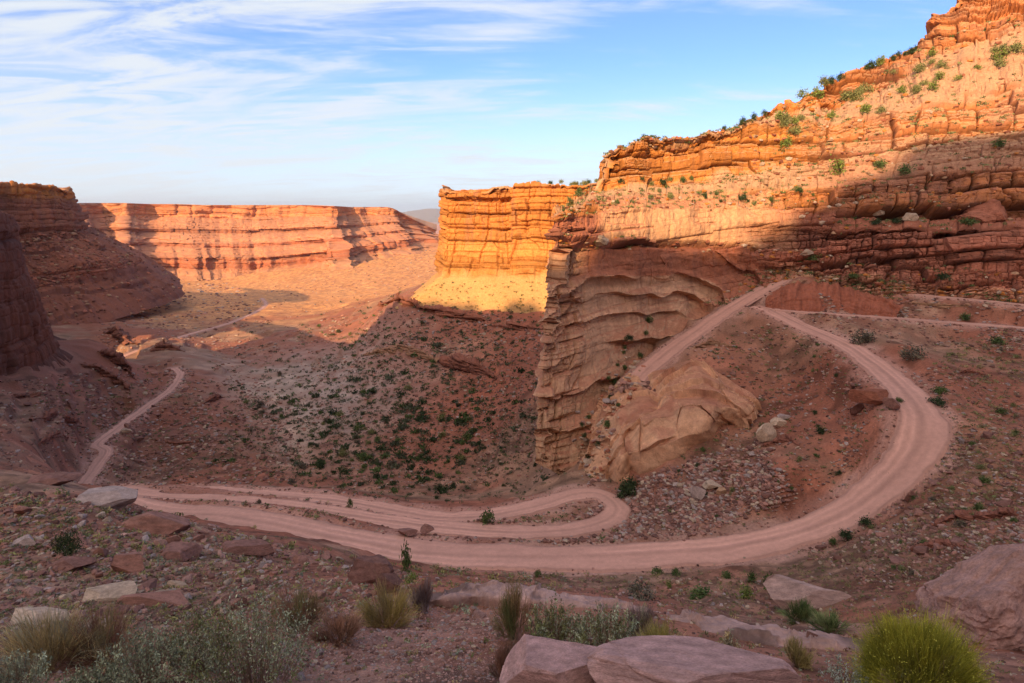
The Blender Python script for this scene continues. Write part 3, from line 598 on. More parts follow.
# ---- far mesa across the basin
fx = [20, 60, 78, 100, 125, 150, 178, 205, 232, 258, 285, 310, 336, 350, 368, 392, 412, 440]
fY = [2300, 2380, 2380, 2700, 2560, 2700, 2740, 2800, 2830, 2870, 2890, 2860, 2700, 3060, 3150, 3130, 3300, 3600]
T_ = np.array([203,203,203,203,203,204,204,205,205,205,205,205,206,207,207,207,219,232.])
B_ = np.array([286,286,286,286,287,289,289,289,290,288,285,281,275,268,261,257,250,247.])
fr_ = [0, .15, .29, .335, .46, .505, .63, .77, 1.0]
fy = [T_ + (B_ - T_) * f_ for f_ in fr_]
dYs = [0, -15, -150, -155, -290, -298, -430, -455, -640]
dXs = [0, 0, 2, 2, 5, 5, 9, 10, 16]
FR = np.array([A3([(x_ + dXs[r_] * (2.2 if x_ > 345 else .4), fy[r_][i], fY[i] + dYs[r_] * (.6 if x_ > 380 else 1)) for i, x_ in enumerate(fx)]) for r_ in range(9)])
tp = FR[:1] * 1.5; tp[..., 2] = FR[:1, :, 2]; FR = np.concatenate([tp, FR], 0)
p = loft(FR, [16, 16, 30, 34, 34, 36, 36, 36, 36, 36, 36, 36, 30, 30, 30, 16, 14], [4, 30, 30, 14, 28, 14, 28, 30, 24], 4, 0.0); fmesa = p
v_ = per_row(p, [0, 1, .1, .9, .1, .9, .1, 1, .1], .10)
Hf = p.H + 16 * fbm(p.S / 260, 0 * p.S, 3, .5, 116)
b1, l1, k1, r1 = blocks(p.S, Hf, 45, 90, 111); b2, l2, k2, r2 = blocks(p.S, Hf, 14, 40, 112)
hN = p.N.copy(); hN[..., 2] = 0; hN /= np.maximum(np.linalg.norm(hN, axis=-1), 1e-6)[..., None]
low = sst(2.4, 7.0, p.rv)
p.P = p.P + hN * (v_ * (14 * (b1 - .8) + 7 * (b2 - .8)) * sst(.95, 1.1, p.rv) + (44 + 80 * low) * fbm(p.S / 150 + 3, p.H / 1500, 4, .6, 113) * sst(1.0, 1.3, p.rv) + (1 - v_) * (14 * (b2 - .8) + 46 * (np.abs(vn(p.S / 75, p.H / 900, 117)) - .3)) * sst(1.4, 1.9, p.rv) + 12 * fbm(p.S / 45, p.H / 45, 4, .6, 114) * sst(1.2, 2.0, p.rv))[..., None]
tn = per_row(p, [TAN, np.array([.44,.165,.068]), np.array([.40,.165,.085]), np.array([.25,.09,.045]), np.array([.42,.18,.095]), np.array([.25,.085,.045]), np.array([.40,.16,.08]), np.array([.27,.09,.045]), np.array([.42,.19,.095])], .2)
tn = tn * (1 + .4 * (rnd(l2, 3, 5) - .5)[..., None] * (.7 + .3 * v_[..., None]) + .35 * (rnd(l1, 3, 5) - .5)[..., None] + .15 * fbm(p.S / 60, p.H / 60, 3, .5, 115)[..., None])
spk = sst(.35, .6, fbm(p.S / 22, p.H / 14, 3, .6, 118)) * .5; tn = tn * (1 - spk[..., None]) + VARN * 1.3 * spk[..., None]
tn = dusty(p, tn, np.array([.43, .19, .10]), .4)
finish(p, 'mesa', M_FARROCK, tn)
# lower mesa steps behind its right end, and the mountains on the horizon
g2 = [A3([(395,232,5200),(425,234,5400),(450,236,5600),(480,236,5600)]), A3([(395,238,5000),(425,238,5200),(450,240,5400),(480,240,5400)]), A3([(390,250,4300),(425,250,4300),(450,251,4400),(480,252,4400)])]
g2 = np.array(g2); g2 = np.concatenate([g2[:1] + np.array([0, 2500, 0.0]), g2], 0)
p = loft(g2, [40, 40, 30], [4, 10, 14], 4)
p.P = p.P + p.N * (40 * fbm(p.S / 200, p.H / 300, 3, .5, 121))[..., None]
finish(p, 'mesa', M_FARROCK, PINK * 1.0 * (1 + .2 * fbm(p.S / 200, p.H / 60, 3, .5, 122)[..., None]))
mxs = np.linspace(330, 640, 160); mY = 38000.0
ridge = 219 - 9.5 * np.exp(-((mxs - 432) / 26) ** 2) - 5 * np.exp(-((mxs - 398) / 18) ** 2) - 8 * np.exp(-((mxs - 500) / 40) ** 2) + 1.3 * fbm(mxs / 12, 0 * mxs, 3, .5, 5)
rows = [[at(x_, y_, mY + 6000) - np.array([0, 0, 900]) for x_, y_ in zip(mxs, ridge)], [at(x_, y_, mY) for x_, y_ in zip(mxs, ridge)]]
for k in (.35, .7, 1.0): rows.append([at(x_, y_ + (226.5 - y_) * k, mY - 9000 * k) for x_, y_ in zip(mxs, ridge)])
p = loft(rows, [2] * 159, [4, 14, 14, 14], 0)
p.P[..., 2] += 110 * fbm(p.P[..., 0] / 1500, p.P[..., 1] / 1500, 4, .55, 7) * sst(1.02, 1.4, p.rv)
finish(p, 'mountains', M_FARROCK, np.array([.24, .20, .17]) * np.ones(p.P.shape))

# ---- unseen rim behind the viewpoint, its skyline shaped to cast the canyon's shadow
SHY = -400.0
edge_pts = [(402,303,440),(450,308,415),(500,312,400),(545,311,395),(560,256,149),(600,253,163),(650,251,171),(700,250,180),(745,243,185),(790,228,188),(835,202,192),(880,176,196),(925,156,200),(970,142,200),(1024,122,200),(1100,100,190)]
prof = []
for q in edge_pts:
    a = at(*q); t_ = (SHY - a[1]) / LD.y
    prof.append((a[0] + LD.x * t_, a[2] + LD.z * t_))
prof.sort()
px_ = np.array([q[0] for q in prof]); pz_ = np.array([q[1] for q in prof])
sx_ = np.linspace(px_[0] - 25, 420, 220)
sz_ = np.interp(sx_, np.r_[px_[0] - 25, px_, px_[-1] + 40, 420], np.r_[pz_[0] - 45, pz_, pz_[-1] + 14, pz_[-1] + 20]) + 8 * vn(sx_ / 22, 0 * sx_, 3) + 4 * vn(sx_ / 7, 0 * sx_, 4)
rows = [[np.array([x_, SHY - 160, z_ + 4]) for x_, z_ in zip(sx_, sz_)], [np.array([x_, SHY, z_]) for x_, z_ in zip(sx_, sz_)],
        [np.array([x_, SHY + 20, z_ * .45]) for x_, z_ in zip(sx_, sz_)], [np.array([x_, SHY + 170, -8]) for x_ in sx_]]
rows = [[r[0] - np.array([10, 60, 0])] + r for r in rows]; 
p = loft(rows, [1] * 220, [4, 30, 30], 0)
p.P[..., :2] += (p.N * (5 * fbm(p.S / 30, p.H / 60, 3, .5, 5) * (p.rv > 1.05))[..., None])[..., :2]
finish(p, 'shadow_rim', M_WALL, ORANGE * .9 * np.ones(p.P.shape))

# ------------------------------------------------------------------ THINGS
EG = e
def dpt(q): return q[1] * CP - q[2] * SP
def near_road(q, m=.8):
    i = np.clip(np.searchsorted(GU, q[0] / q[1]), 0, len(GU) - 1); j = np.clip(np.searchsorted(GV, math.log(q[1])), 0, len(GV) - 1)
    return EG[j, i] < m
def hit_wall(p, px, py):
    d = (p.px - px) ** 2 + (p.py - py) ** 2
    k = np.argwhere(d < 6.0)
    if len(k) == 0: k = np.argwhere(d < d.min() + 12.0)
    yy = p.P[k[:, 0], k[:, 1], 1]; k = k[yy.argmin()]
    return p.P[k[0], k[1]].copy()
def hit_any(px, py):
    c = [q_ for q_ in (hit(px, py),) if q_ is not None]
    for p_ in (wall, kb):
        d = (p_.px - px) ** 2 + (p_.py - py) ** 2; k = np.argwhere(d < 3.0)
        if len(k): yy = p_.P[k[:, 0], k[:, 1], 1]; k = k[yy.argmin()]; c.append(p_.P[k[0], k[1]].copy())
    return min(c, key=lambda q_: q_[1]) if c else None
# --- boulders: a cut-down sphere with facets, bedding and a rough skin
def ico(sub):
    import bmesh
    bm = bmesh.new(); bmesh.ops.create_icosphere(bm, subdivisions=sub, radius=1)
    V = np.array([v.co[:] for v in bm.verts]); F = np.array([[v.index for v in f.verts] for f in bm.faces]); bm.free(); return V, F
ICO = {k: ico(k) for k in (1, 2, 3, 5, 6)}
def n3(V, s_, seed): return (vn(V[:, 0] * s_ + V[:, 2] * .37 * s_, V[:, 1] * s_, seed) + vn(V[:, 1] * s_ - V[:, 0] * .21 * s_, V[:, 2] * s_, seed + 3) + vn(V[:, 2] * s_ + 4, V[:, 0] * s_ + V[:, 1] * .4 * s_, seed + 6)) / 3
def rock_mesh(name, seed, col, sub=3, cuts=15, dmin=.36, dmax=.72, rough=.045, flat=0.0, smooth=False):
    g = np.random.default_rng(seed); V, F = ICO[sub]; V = V.copy()
    for _ in range(cuts):
        n_ = g.normal(size=3); n_ /= np.linalg.norm(n_); d_ = g.uniform(dmin, dmax)
        h_ = V @ n_; V = V - np.maximum(h_ - d_, 0)[:, None] * n_
    if flat:                                          # slabs: cut flat above and below
        V[:, 2] = np.clip(V[:, 2], -flat, flat + .04 * V[:, 0])
    r_ = rough * (n3(V, 2.2, seed) + .6 * n3(V, 5.5, seed + 1) + .35 * n3(V, 13, seed + 2) + (.2 * n3(V, 30, seed + 4) if sub >= 5 else 0))
    V = V * (1 + r_[:, None] * 1.6)
    if sub >= 5:
        ck_ = np.exp(-(n3(V, 1.3, seed + 21) / .018) ** 2) + .6 * np.exp(-(n3(V, 3.1, seed + 25) / .03) ** 2); V = V * (1 - .035 * ck_[:, None])
    V = V / np.abs(V).max(0)
    c_ = np.array(col) * (1 + .25 * n3(V, 3, seed + 9) + .18 * n3(V, 8, seed + 11))[:, None]
    lay_ = sst(.2, .6, n3(V * np.array([.4, .4, 5]), 1.6, seed + 13)); c_ = c_ * (1 - .18 * lay_[:, None])
    return mesh_from(name, V, F, np.clip(c_, .02, .8), smooth)
def rock_at(px, py, wpx, hpx, label, col, seed, name='boulder', dep=1.0, rz=0.0, tilt=(0, 0), sub=5, sink=.28, Yd=None, group=None, szk=1.0, **kw):
    q = hit(px, py + hpx * .42) if Yd is None else at(px, py + hpx * .42, Yd)
    dep *= .62; sx = .5 * wpx * dpt(q) / FPX; sz = max(.50 * hpx, .66 * (hpx - .36 * wpx * dep)) * dpt(q) / FPX * szk
    o = link(name, rock_mesh(name, seed, col, sub=sub, **kw), M_ROCK, None, label, 'boulder' if name == 'boulder' else 'rock slab', group)
    o.scale = (sx, sx * dep, sz); o.rotation_euler = (R(tilt[0]), R(tilt[1]), R(rz))
    o.location = (q[0], q[1] + sx * dep * .55, float(ground_z(q[0], q[1] + sx * dep * .55)) + sz * (1 - 2 * sink) + .02); return o
P_ = PINK * .72; DR = np.array([.20, .10, .08]); GR = np.array([.36, .27, .24]); BR_ = np.array([.28, .138, .105])
rock_at(101,497,58,24,'flat-topped pale grey-brown boulder overhanging the left end of the main dirt road', GR, 201, rz=12, flat=.55, rough=.03, tilt=(0,5), sink=.05)
rock_at(148,519,74,34,'rounded reddish mound of rock just below the flat-topped pale boulder at the road end', BR_, 202, dep=.8, cuts=8, dmin=.7, rough=.06, sink=.35, smooth=True)
rock_at(43,480,52,10,'long dark flat slab lying on the crest of the left foreground ridge', DR, 203, 'rock_slab', flat=.5, rough=.03, sink=.1)
rock_at(246,549,50,18,'dark reddish block with a straight top in the middle of the left rubble slope', DR * 1.1, 204, flat=.6, rough=.03, rz=-8, tilt=(0,-4), sink=.1)
rock_at(156,598,82,19,'long smooth reddish slab above the left sagebrush clumps', BR_ * 1.05, 205, 'rock_slab', dep=.55, flat=.7, rough=.03, sink=.2, tilt=(0,-2))
rock_at(96,597,60,10,'thin pale slab lying left of the long smooth reddish slab', PALE * .9, 206, 'rock_slab', flat=.5, rough=.03, sink=.2)
rock_at(28,618,66,17,'broad pale tan slab at the lower left edge of the photo', PALE * .95, 207, 'rock_slab', flat=.6, rough=.03, sink=.25)
rock_at(66,568,42,13,'low dark red slab right below the lone dark green bush on the left slope', DR * 1.1, 208, 'rock_slab', flat=.6, sink=.15, tilt=(0,6))
rock_at(20,542,30,12,'small pale grey boulder left of the lone dark green bush', GR, 209, sink=.2)
rock_at(19,511,20,13,'small reddish boulder near the left edge below the dark slab on the ridge', BR_, 210, sink=.2)
rock_at(122,563,46,26,'pyramid-shaped reddish boulder in the middle of the left rubble slope', BR_, 211, cuts=10, sink=.2)
rock_at(170,553,48,17,'wide brown-red boulder between the pyramid-shaped boulder and the dark straight-topped block', DR * 1.15, 212, sink=.2)
rock_at(368,566,50,42,'large dark brown boulder heap at the near edge of the main road', DR * .9, 213, cuts=9, rough=.09, sink=.25)
rock_at(392,580,34,30,'dark jagged boulder leaning right of the brown boulder heap beside the road', DR * .8, 214, sink=.2)
rock_at(816,597,98,27,'tilted grey-pink slab on the slope above the yellow-green bush', GR * np.array([1.0,.88,.85]), 215, 'rock_slab', dep=.5, flat=.6, rough=.03, tilt=(0,7), sink=.15)
rock_at(1010,603,185,104,'huge rounded red-brown boulder with an undercut base at the right edge', np.array([.33,.185,.15]), 216, sub=6, dep=1.0, cuts=10, dmin=.66, dmax=.95, rough=.10, tilt=(0,-24), rz=14, sink=.16, szk=1.0)
rock_at(768,434,25,22,'pale tan boulder, lower and larger of the pair on the red slope inside the bend', PALE * .9, 217, rz=30, tilt=(0,-18), sink=.15)
rock_at(780,424,18,11,'pale tan boulder, upper and smaller of the pair on the red slope inside the bend', PALE * .9, 218, sink=.15)
rock_at(697,494,17,18,'pale grey upright boulder at the top of the dark rubble fan', GR * 1.05, 219, sink=.15)
rock_at(711,486,22,12,'pale pinkish flat boulder beside the upright boulder on the rubble fan', PALE * .85, 220, sink=.15)
rock_at(722,492,12,10,'small tan boulder at the right end of the pale boulders on the rubble fan', TAN, 221, sink=.15)
rock_at(877,402,46,14,'broad dark red ledge rock overhanging a hollow beside the main road bend', RED * .9, 222, 'rock_slab', dep=.7, flat=.45, sink=-.25)
rock_at(858,408,16,16,'dark red block propping the left end of the overhanging ledge rock', DR, 223, sink=.15)
rock_at(893,407,18,14,'dark red block propping the right end of the overhanging ledge rock', DR * 1.1, 224, sink=.15)
rock_at(424,531,20,13,'brown boulder on the strip between the two nearest stretches of road', DR * 1.1, 225, sink=.2)
rock_at(408,534,22,8,'low brown rock left of the boulder on the strip between two roads', DR * 1.1, 226, sink=.2)
rock_at(813,638,16,13,'small dark red boulder sitting on the pale ledge left of the yellow-green bush', DR, 227, sink=.1)
rock_at(785,416,16,8,'flat grey-brown rock just above the pair of pale boulders', GR * .9, 228, sink=.2)
rock_at(126,432,11,6,'small pale boulder right of the narrow valley road', PALE * .9, 229, sink=.1)
rock_at(992,603,40,14,'low grey slab behind the huge rounded boulder', GR * .9, 230, 'rock_slab', Yd=30, flat=.6, sink=.2)
# slabs at the photographer's feet
rock_at(556,672,118,50,'smooth pinkish slab with a rounded left corner at the bottom centre of the photo', np.array([.46,.27,.24]), 231, 'rock_slab', sub=6, dep=1.1, cuts=12, dmin=.6, dmax=.9, flat=.6, rough=.02, sink=.12, tilt=(-8,0))
rock_at(700,678,225,50,'long pinkish slab with a crack along it at the bottom edge right of centre', np.array([.45,.27,.24]), 232, 'rock_slab', sub=6, dep=.62, cuts=12, dmin=.6, dmax=.9, flat=.6, rough=.02, tilt=(-8,5), sink=.12)
rock_at(612,676,36,24,'small wedge-shaped red rock stuck between the two pinkish foreground slabs', RED * .8, 233, dep=1.3, cuts=8, sink=-.15)
# rounded boulders up on the wall
for (x_, y_, w_, h_, lb, sd_) in ((985,202,46,26,'big rounded shaded boulder on the wall ledge near the right edge',240),(978,211,34,14,'low round boulder in front of the big shaded one on the wall ledge',241),(908,212,14,11,'small pale boulder on the wall ledge left of the big shaded boulder',242),
                               (600,232+7,22,12,'pale block on the rim at the corner of the shaded prow',243),(806,250,14,8,'small pale rock on the ledge below the lit cliff face',244),(880,213,12,6,'small flat rock on the ledge above the shaded cliff band',245)):
    q = hit_wall(wall, x_, y_ + h_ * .4); k = q[1] / FPX
    o = link('boulder', rock_mesh('boulder', sd_, RED * 1.1 if w_ > 30 else PALE * .75, sub=5, rough=.07, dmin=.55, dmax=.9), M_ROCK, None, lb, 'boulder')
    o.scale = (w_ * .5 * k, w_ * .45 * k, h_ * .5 * k); o.location = q + np.array([0, 0, h_ * .1 * k]); o.rotation_euler = (0, R(-8), sd_)

# --- counted rocks of the slopes, and the uncounted rubble
RV = [rock_mesh('rock', 300 + i, c, sub=3, cuts=14, flat=f) for i, (c, f) in enumerate([(DR, 0), (BR_, 0), (GR * .9, .6), (DR * .9, .6), (PALE * .75, 0), (P_ * .9, .5), (BR_ * .85, .7), (DR * 1.15, 0)])]
for m_ in RV: m_.materials.append(M_ROCK)
def poly_pts(poly, n, g):
    poly = np.array(poly, float); lo, hi = poly.min(0), poly.max(0); out = []
    while len(out) < n:
        q = g.uniform(lo, hi); c_ = False; j = len(poly) - 1
        for i in range(len(poly)):
            if (poly[i, 1] > q[1]) != (poly[j, 1] > q[1]) and q[0] < (poly[j, 0] - poly[i, 0]) * (q[1] - poly[i, 1]) / (poly[j, 1] - poly[i, 1]) + poly[i, 0]: c_ = not c_
            j = i
        if c_: out.append(q)
    return out
gR = np.random.default_rng(42)
RZONES = [
 ([(545,535),(640,480),(720,455),(775,470),(770,505),(690,530),(600,548)], 70, (4, 12), 'dark red angular rock in the rubble fan inside the road bend', 'rocks of the rubble fan', (0, 1, 3, 7, 5)),
 ([(0,500),(90,515),(200,530),(330,555),(330,600),(180,625),(0,640)], 75, (6, 24), 'weathered rock half sunk in the scrubby left foreground slope', 'rocks on the left foreground slope', (0, 1, 2, 4, 5, 6)),
 ([(800,560),(900,500),(960,430),(1024,420),(1024,545),(940,570)], 40, (6, 22), 'low reddish rock lying on the scrubby slope right of the road bend', 'rocks on the right slope', (1, 3, 6, 7)),
 ([(270,590),(420,590),(500,620),(500,683),(300,683)], 30, (5, 16), 'pinkish stone lying on the gravel patch in the foreground', 'stones on the foreground gravel', (5, 2, 4, 1)),
 ([(700,330),(860,340),(880,390),(850,470),(760,480),(700,460)], 30, (4, 11), 'small reddish rock on the open slope inside the road bend', 'rocks on the slope inside the bend', (1, 6, 7, 3)),
 ([(20,400),(160,400),(270,440),(260,485),(110,480),(40,455)], 25, (5, 14), 'dark red rock on the shaded slope by the narrow valley road', 'rocks on the left valley slope', (0, 3, 6)),
 ([(578,400),(612,372),(632,340),(645,372),(618,420),(606,470),(585,485),(572,450)], 34, (5, 14), 'pale fallen block in the gully between the prow and the slickrock knob', 'fallen blocks in the gully', (4, 2, 5)),
]
for poly, n, (a_, b_2), lb, gp, var in RZONES:
    for q2 in poly_pts(poly, n, gR):
        q = hit_any(*q2) if 'gully' in lb else hit(*q2)
        if q is None or near_road(q, .6): continue
        wp = a_ + (b_2 - a_) * gR.random() ** 2.2; sx = wp * .5 * dpt(q) / FPX
        o = link('rock', RV[var[gR.integers(len(var))]], None, None, lb, 'rock', gp)
        o.scale = (sx, sx * gR.uniform(.6, 1), sx * gR.uniform(.35, .75)); o.rotation_euler = (gR.normal(0, .2), gR.normal(0, .2), gR.uniform(0, 6.3)); o.location = q + np.array([0, 0, .15 * sx])
def ray_ground(pts, ymin=3.5):
    out = [hit(a, b, ymin) for a, b in pts]; return np.array([o for o in out if o is not None and not near_road(o, .3)])
def rubble(name, Q, size, cols, g, mat):
    n = len(Q); B, F = ICO[1]; m = len(B)
    V = np.repeat(B[None], n, 0) * (1 + g.uniform(-.35, .25, (n, m, 1)))
    V = V * np.stack([np.ones(n), g.uniform(.55, 1, n), g.uniform(.3, .7, n)], -1)[:, None] * size[:, None, None]
    a = g.uniform(0, 6.3, n); c_, s_ = np.cos(a)[:, None], np.sin(a)[:, None]
    V = np.stack([V[..., 0] * c_ - V[..., 1] * s_, V[..., 0] * s_ + V[..., 1] * c_, V[..., 2]], -1) + Q[:, None]
    Fa = (F[None] + (np.arange(n) * m)[:, None, None]).reshape(-1, 3)
    cc = np.array(cols)[g.integers(len(cols), size=n)] * g.uniform(.75, 1.25, (n, 1))
    return mesh_from(name, V.reshape(-1, 3), Fa, np.clip(np.repeat(cc, m, 0), .02, .8), False)
RUB = [([(0,486),(130,505),(330,560),(560,590),(560,683),(0,683)], 15000, (1.2, 6)), ([(560,575),(760,580),(1024,560),(1024,683),(560,683)], 5000, (1.2, 5)),
       ([(540,545),(640,478),(760,440),(800,500),(700,535)], 11000, (1.5, 6.5)), ([(780,540),(930,440),(900,380),(1024,330),(1024,600),(880,590)], 7000, (1, 4.5)), ([(860,545),(930,500),(1024,500),(1024,545),(950,560)], 1800, (1.5, 6)),
       ([(780,290),(900,300),(1024,300),(1024,350),(880,345),(790,318)], 3200, (1, 4)), ([(640,490),(700,350),(780,320),(900,390),(880,450),(760,530)], 4500, (1, 4)), ([(120,505),(640,560),(620,500),(400,520),(180,495)], 2200, (1, 4.5)),
       ([(30,380),(170,360),(260,400),(330,480),(110,490),(0,470),(0,380)], 7500, (1, 4.5)), ([(200,340),(400,305),(550,320),(545,480),(340,495),(250,430)], 9000, (1, 3.5)), ([(550,470),(610,390),(650,360),(660,400),(600,490)], 1200, (1.5, 7)), ([(60,300),(200,270),(260,300),(280,330),(120,360)], 3000, (.8, 3.5)), ([(260,290),(430,250),(440,290),(400,305),(280,320)], 900, (.8, 2.2))]
Qs, Ss = [], []
for poly, n, (a_, b_2) in RUB:
    Q = ray_ground(poly_pts(poly, n, gR)); dn = vn(Q[:, 0] / Q[:, 1] * 26, np.log(Q[:, 1]) * 15, 5) + .7 * vn(Q[:, 0] / Q[:, 1] * 70, np.log(Q[:, 1]) * 38, 6)
    Q = Q[gR.random(len(Q)) < .18 + .9 * sst(-.35, .6, dn)]; Qs.append(Q); Ss.append(1.25 * (a_ + (b_2 - a_) * gR.random(len(Q)) ** 2.7) * .55 * Q[:, 1] / FPX)
for k_, (P, hw) in ROADS.items():                  # stones thrown to the road edges
    if k_ == 'basin': continue
    T = np.gradient(P, axis=0); T[:, 2] = 0; T /= np.linalg.norm(T, axis=1)[:, None]
    i_ = gR.integers(len(P), size=int(len(P) * (7 if k_ == 'main' else 5))); sd_ = np.where(gR.random(len(i_)) < .5, -1, 1) * (hw + .2 + gR.exponential(.7, len(i_)) - .8 * (gR.random(len(i_)) < .25))
    Q = P[i_] + np.stack([-T[i_, 1], T[i_, 0], 0 * sd_], 1) * sd_[:, None]; Q[:, 2] = np.where(np.abs(sd_) > hw, ground_z(Q[:, 0], Q[:, 1]), Q[:, 2])
    Qs.append(Q); Ss.append((.06 + .34 * gR.random(len(Q)) ** 4) * (.6 + Q[:, 1] / 250))
Q = np.concatenate(Qs); S_ = np.concatenate(Ss)
def stones(name, Q, size, cols, g):
    n = len(Q); vi = g.integers(6, size=n); Vs, Fs, Cs, o_ = [], [], [], 0
    base = [rock_mesh('s', 700 + k_, (1, 1, 1), sub=2, cuts=13, flat=(.6 if k_ % 2 else 0)) for k_ in range(6)]
    for k_ in range(6):
        me = base[k_]; B = np.zeros(len(me.vertices) * 3, np.float32); me.vertices.foreach_get('co', B); B = B.reshape(-1, 3); F = np.array([p_.vertices[:] for p_ in me.polygons])
        q_ = Q[vi == k_]; z_ = size[vi == k_]; m_ = len(q_)
        V = B[None] * np.stack([z_, z_ * g.uniform(.6, 1, m_), z_ * g.uniform(.35, .75, m_)], -1)[:, None]; a = g.uniform(0, 6.3, m_); c_, s_ = np.cos(a)[:, None], np.sin(a)[:, None]; tl = g.normal(0, .25, (m_, 1))
        V = np.stack([V[..., 0] * c_ - V[..., 1] * s_, V[..., 0] * s_ + V[..., 1] * c_, V[..., 2] + tl * V[..., 0]], -1) + q_[:, None] + np.array([0, 0, .12]) * z_[:, None, None]
        Vs.append(V.reshape(-1, 3)); Fs.append((F[None] + (np.arange(m_) * len(B))[:, None, None]).reshape(-1, 3) + o_); o_ += m_ * len(B)
        Cs.append(np.repeat(np.array(cols)[g.integers(len(cols), size=m_)] * g.uniform(.7, 1.3, (m_, 1)), len(B), 0))
        bpy.data.meshes.remove(me)
    return mesh_from(name, np.concatenate(Vs), np.concatenate(Fs), np.clip(np.concatenate(Cs), .02, .8), False)
Qn, Sn = [], []
for poly, n, (a_, b_2) in [([(0,488),(110,505),(210,525),(340,560),(420,590),(300,612),(0,640)], 1500, (3, 12)), ([(545,540),(640,480),(720,455),(785,470),(775,505),(690,532)], 900, (3, 8)), ([(800,560),(930,500),(960,430),(1024,420),(1024,560),(900,585)], 420, (3, 9)), ([(20,390),(170,370),(270,440),(270,485),(110,485)], 420, (2.5, 7)), ([(430,575),(760,580),(880,600),(800,625),(560,592)], 260, (3, 8)), ([(690,340),(860,340),(880,400),(850,470),(720,460)], 260, (2.5, 6)), ([(420,330),(545,330),(540,480),(470,470)], 260, (2.5, 6))]:
    Q_ = ray_ground(poly_pts(poly, n, gR)); Qn.append(Q_); Sn.append((a_ + (b_2 - a_) * gR.random(len(Q_)) ** 2.2) * .5 * Q_[:, 1] / FPX * 1.05)
link('rubble', stones('rubble', np.concatenate(Qn), np.concatenate(Sn), [DR, BR_, BR_ * .8, GR * .85, P_, PALE * .7, DR * .75], gR), M_ROCK, kind='stuff')
link('rubble', rubble('rubble', Q + np.array([0, 0, 1.0]) * (.1 * S_)[:, None], S_, [DR * .9, BR_, BR_ * 1.1, GR * .8, PALE * .7, BR_ * .75, DR * .65], gR, M_ROCK), M_ROCK, kind='stuff')
Q = ray_ground(poly_pts([(250,612),(400,595),(510,600),(520,683),(200,683)], 9500, gR)); S_ = (1.0 + 4.5 * gR.random(len(Q)) ** 3) * .5 * Q[:, 1] / FPX
link('gravel', rubble('gravel', Q, S_, [P_, P_ * 1.15, PINK * .7, GR * .8], gR, M_ROCK), M_ROCK, kind='stuff')
sel = np.argwhere((mesa2.rv > 2.8) & (mesa2.px > -5) & (mesa2.py < 330)); sel = sel[gR.integers(len(sel), size=3800)]
Q = mesa2.P[sel[:, 0], sel[:, 1]]; S_ = (.8 + 4.5 * gR.random(len(Q)) ** 3.2) * .5 * Q[:, 1] / FPX
link('talus_rubble', rubble('talus_rubble', Q, S_, [RED, DARKRED, RED * 1.2, TAN * .8, DARKRED * .7], gR, M_ROCK), M_ROCK, kind='stuff')
Q = np.array([q_ for q_ in (hit_any(*q2) for q2 in poly_pts([(574,440),(600,385),(632,330),(648,365),(618,420),(608,470),(590,490)], 230, gR)) if q_ is not None]); S_ = (2 + 6 * gR.random(len(Q)) ** 2) * .5 * Q[:, 1] / FPX
link('rubble', rubble('rubble', Q, S_, [TAN * 1.2, PALE * .85, RED * 1.2, TAN], gR, M_ROCK), M_ROCK, kind='stuff')
# wall rubble on its ledges
sel = np.argwhere((wall.px > 560) & (wall.px < 1035) & (wall.py > 20) & (wall.py < 310) & (wall.N[..., 2] > .38) & (wall.rv > 1.5)); sel = sel[gR.integers(len(sel), size=3800)]
Q = wall.P[sel[:, 0], sel[:, 1]]; S_ = (1.0 + 6.5 * gR.random(len(Q)) ** 3.5) * .5 * Q[:, 1] / FPX
link('ledge_rubble', rubble('ledge_rubble', Q, S_, [RED, ORANGE * .9, TAN * .9, PALE * .8, RED * .8], gR, M_ROCK), M_ROCK, kind='stuff')

# --- broken ledges of bedrock that crop out of the slopes
def rock_band(pts, hpx, col, seed, back=3.0):
    top, mid, bot, bk = [], [], [], []
    for k_, (a_, b_) in enumerate(pts):
        q = hit(a_, b_)
        if q is None: continue
        hh = (hpx * dpt(q) / FPX) * (.55 + .9 * rnd(k_, seed, 3)) * (.15 if k_ in (0, len(pts) - 1) else 1)
        dv = np.array([q[0], q[1], 0]) / math.hypot(q[0], q[1])
        bot.append(q - np.array([0, 0, .5 * hh]) - dv * .3 * hh); mid.append(q + np.array([0, 0, hh * .9])); top.append(q + dv * 1.1 * hh + np.array([0, 0, hh * 1.05])); z_ = q + dv * (3.6 * hh); z_[2] = min(ground_z(z_[0], z_[1]) - .3 * hh, q[2] + hh); bk.append(z_)
    A = np.array([bk, top, mid, bot]); n_ = len(bot)
    p = loft(A, [max(10, int(110 / n_))] * (n_ - 1), [8, 10, 26], 3, 0.0)
    sc = hpx * dpt(bot[0]) / FPX
    b1, l1, k1, r1 = blocks(p.S, p.H, sc * .55, sc * 1.5, seed, .6); b2, l2, k2, r2 = blocks(p.S, p.H, sc * .2, sc * .5, seed + 9, .5)
    p.P = p.P + p.N * (sc * (.42 * (b1 - .8) + .13 * (b2 - .8) + .35 * fbm(p.S / sc / 1.7, p.H / sc / 1.7, 4, .6, seed)))[..., None]
    tn = np.array(col) * (1 + .35 * (rnd(l1, k1, 3) - .5)[..., None] + .3 * (rnd(l2, k2, 4) - .5)[..., None]) * (1 - .4 * (1 - sst(.2, .6, r1))[..., None])
    finish(p, 'rock_band', M_WALL, dusty(p, tn, RED * 1.1, .5))
